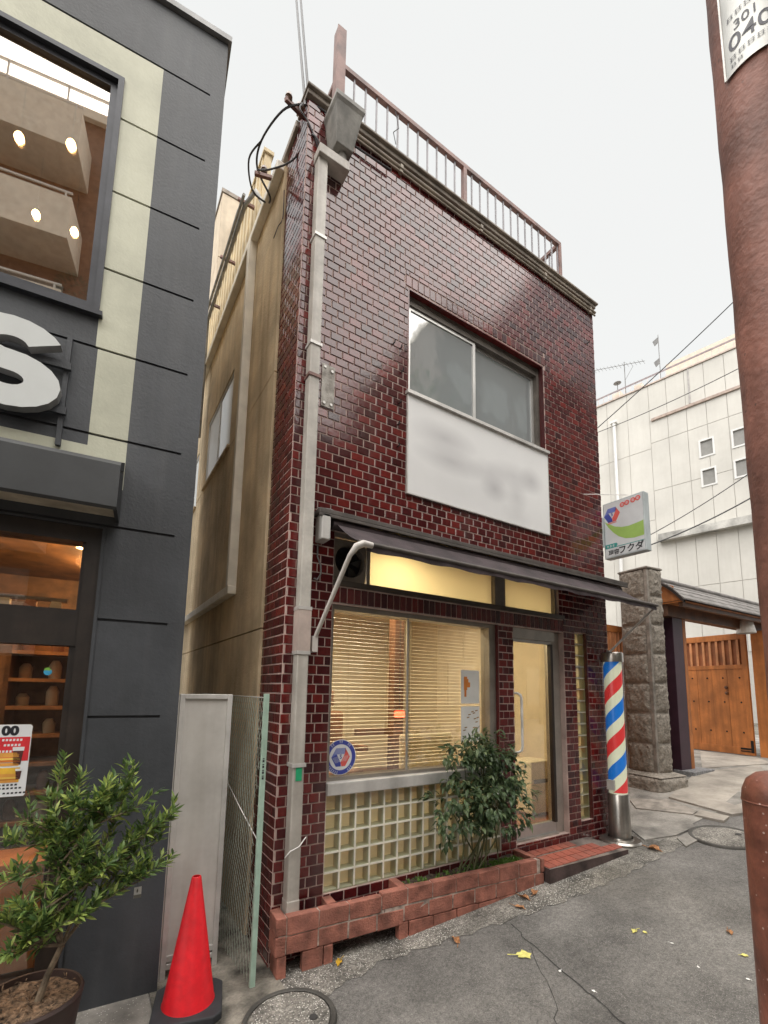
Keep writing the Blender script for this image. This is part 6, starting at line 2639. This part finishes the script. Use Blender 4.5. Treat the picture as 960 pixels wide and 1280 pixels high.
for nm, lb, x0_, x1_, y0_, h_ in (('office_block', 'dark low office block reflected in the glazed tiles', -1.2, 9.5, -11.5, 10.8), ('office_block', 'dark taller office block reflected in the glazed tiles', 10.0, 26, -10.5, 17.5)):
    t = thing(nm, lb, 'building', (x0_, y0_, 0))
    mb = MB(); mb.box(0, x1_ - x0_, -8, 0, -.3, h_); mb.build('wall', far_d, t)
    mb = MB(); mb.box(-.1, x1_ - x0_ + .1, -8.1, .1, h_, h_ + .3); mb.build('roof', apt_w, t)
    for j in range(int(h_ / 3.2)):
        for k_ in range(int((x1_ - x0_) / 2.2)):
            mb = MB(); mb.box(.5 + 2.2 * k_, 1.9 + 2.2 * k_, .0, .05, 1.2 + 3.2 * j, 2.8 + 3.2 * j); mb.build('window', greyglass, t)
def street_tree(x, y, h, cr, label, seed):
    r = random.Random(seed)
    t = thing('street_tree', label, 'tree', (x, y, g(x)))
    mb = MB()
    mb.tube([(0, 0, -.1), (.04, .02, h * .3), (-.03, .03, h * .6), (.02, 0, h * .9)], [.14, .11, .08, .03], 10)
    for i in range(9):
        a = r.uniform(0, 6.28)
        zb = h * r.uniform(.35, .7)
        mb.tube([(0, 0, zb), (cr * .5 * math.cos(a), cr * .5 * math.sin(a), zb + h * .12), (cr * .85 * math.cos(a), cr * .85 * math.sin(a), zb + h * .2)], [.05, .03, .012], 6)
    mb.build('trunk', bark, t, True)
    mb = MB()
    cl = [(r.uniform(-.6, .6) * cr, r.uniform(-.6, .6) * cr, h * r.uniform(.45, .95), cr * r.uniform(.35, .6)) for _ in range(14)]
    for i in range(2600):
        c = r.choice(cl)
        v = rdir(r)
        rr = r.uniform(.5, 1.05)
        leaf(mb, (c[0] + v.x * c[3] * rr, c[1] + v.y * c[3] * rr, c[2] + v.z * c[3] * rr * .8), rdir(r), rdir(r), .16, .11)
    stuff(mb.build('crown', tree_l, t))
street_tree(3.4, -7.6, 7.2, 1.9, 'broad street tree reflected in the shop window and upper panes', 2)
street_tree(6.2, -8.0, 10.8, 2.2, 'taller street tree across the road reflected at a glancing angle', 3)
street_tree(12.6, -7.8, 10.2, 2.2, 'tall street tree far along the road seen only in reflections', 9)
street_tree(-.2, -7.9, 6.6, 1.6, 'slim street tree opposite the alley seen only in reflections', 5)

print('objects', len(bpy.data.objects), 'mesh tris', sum(len(m.polygons) for m in bpy.data.meshes))
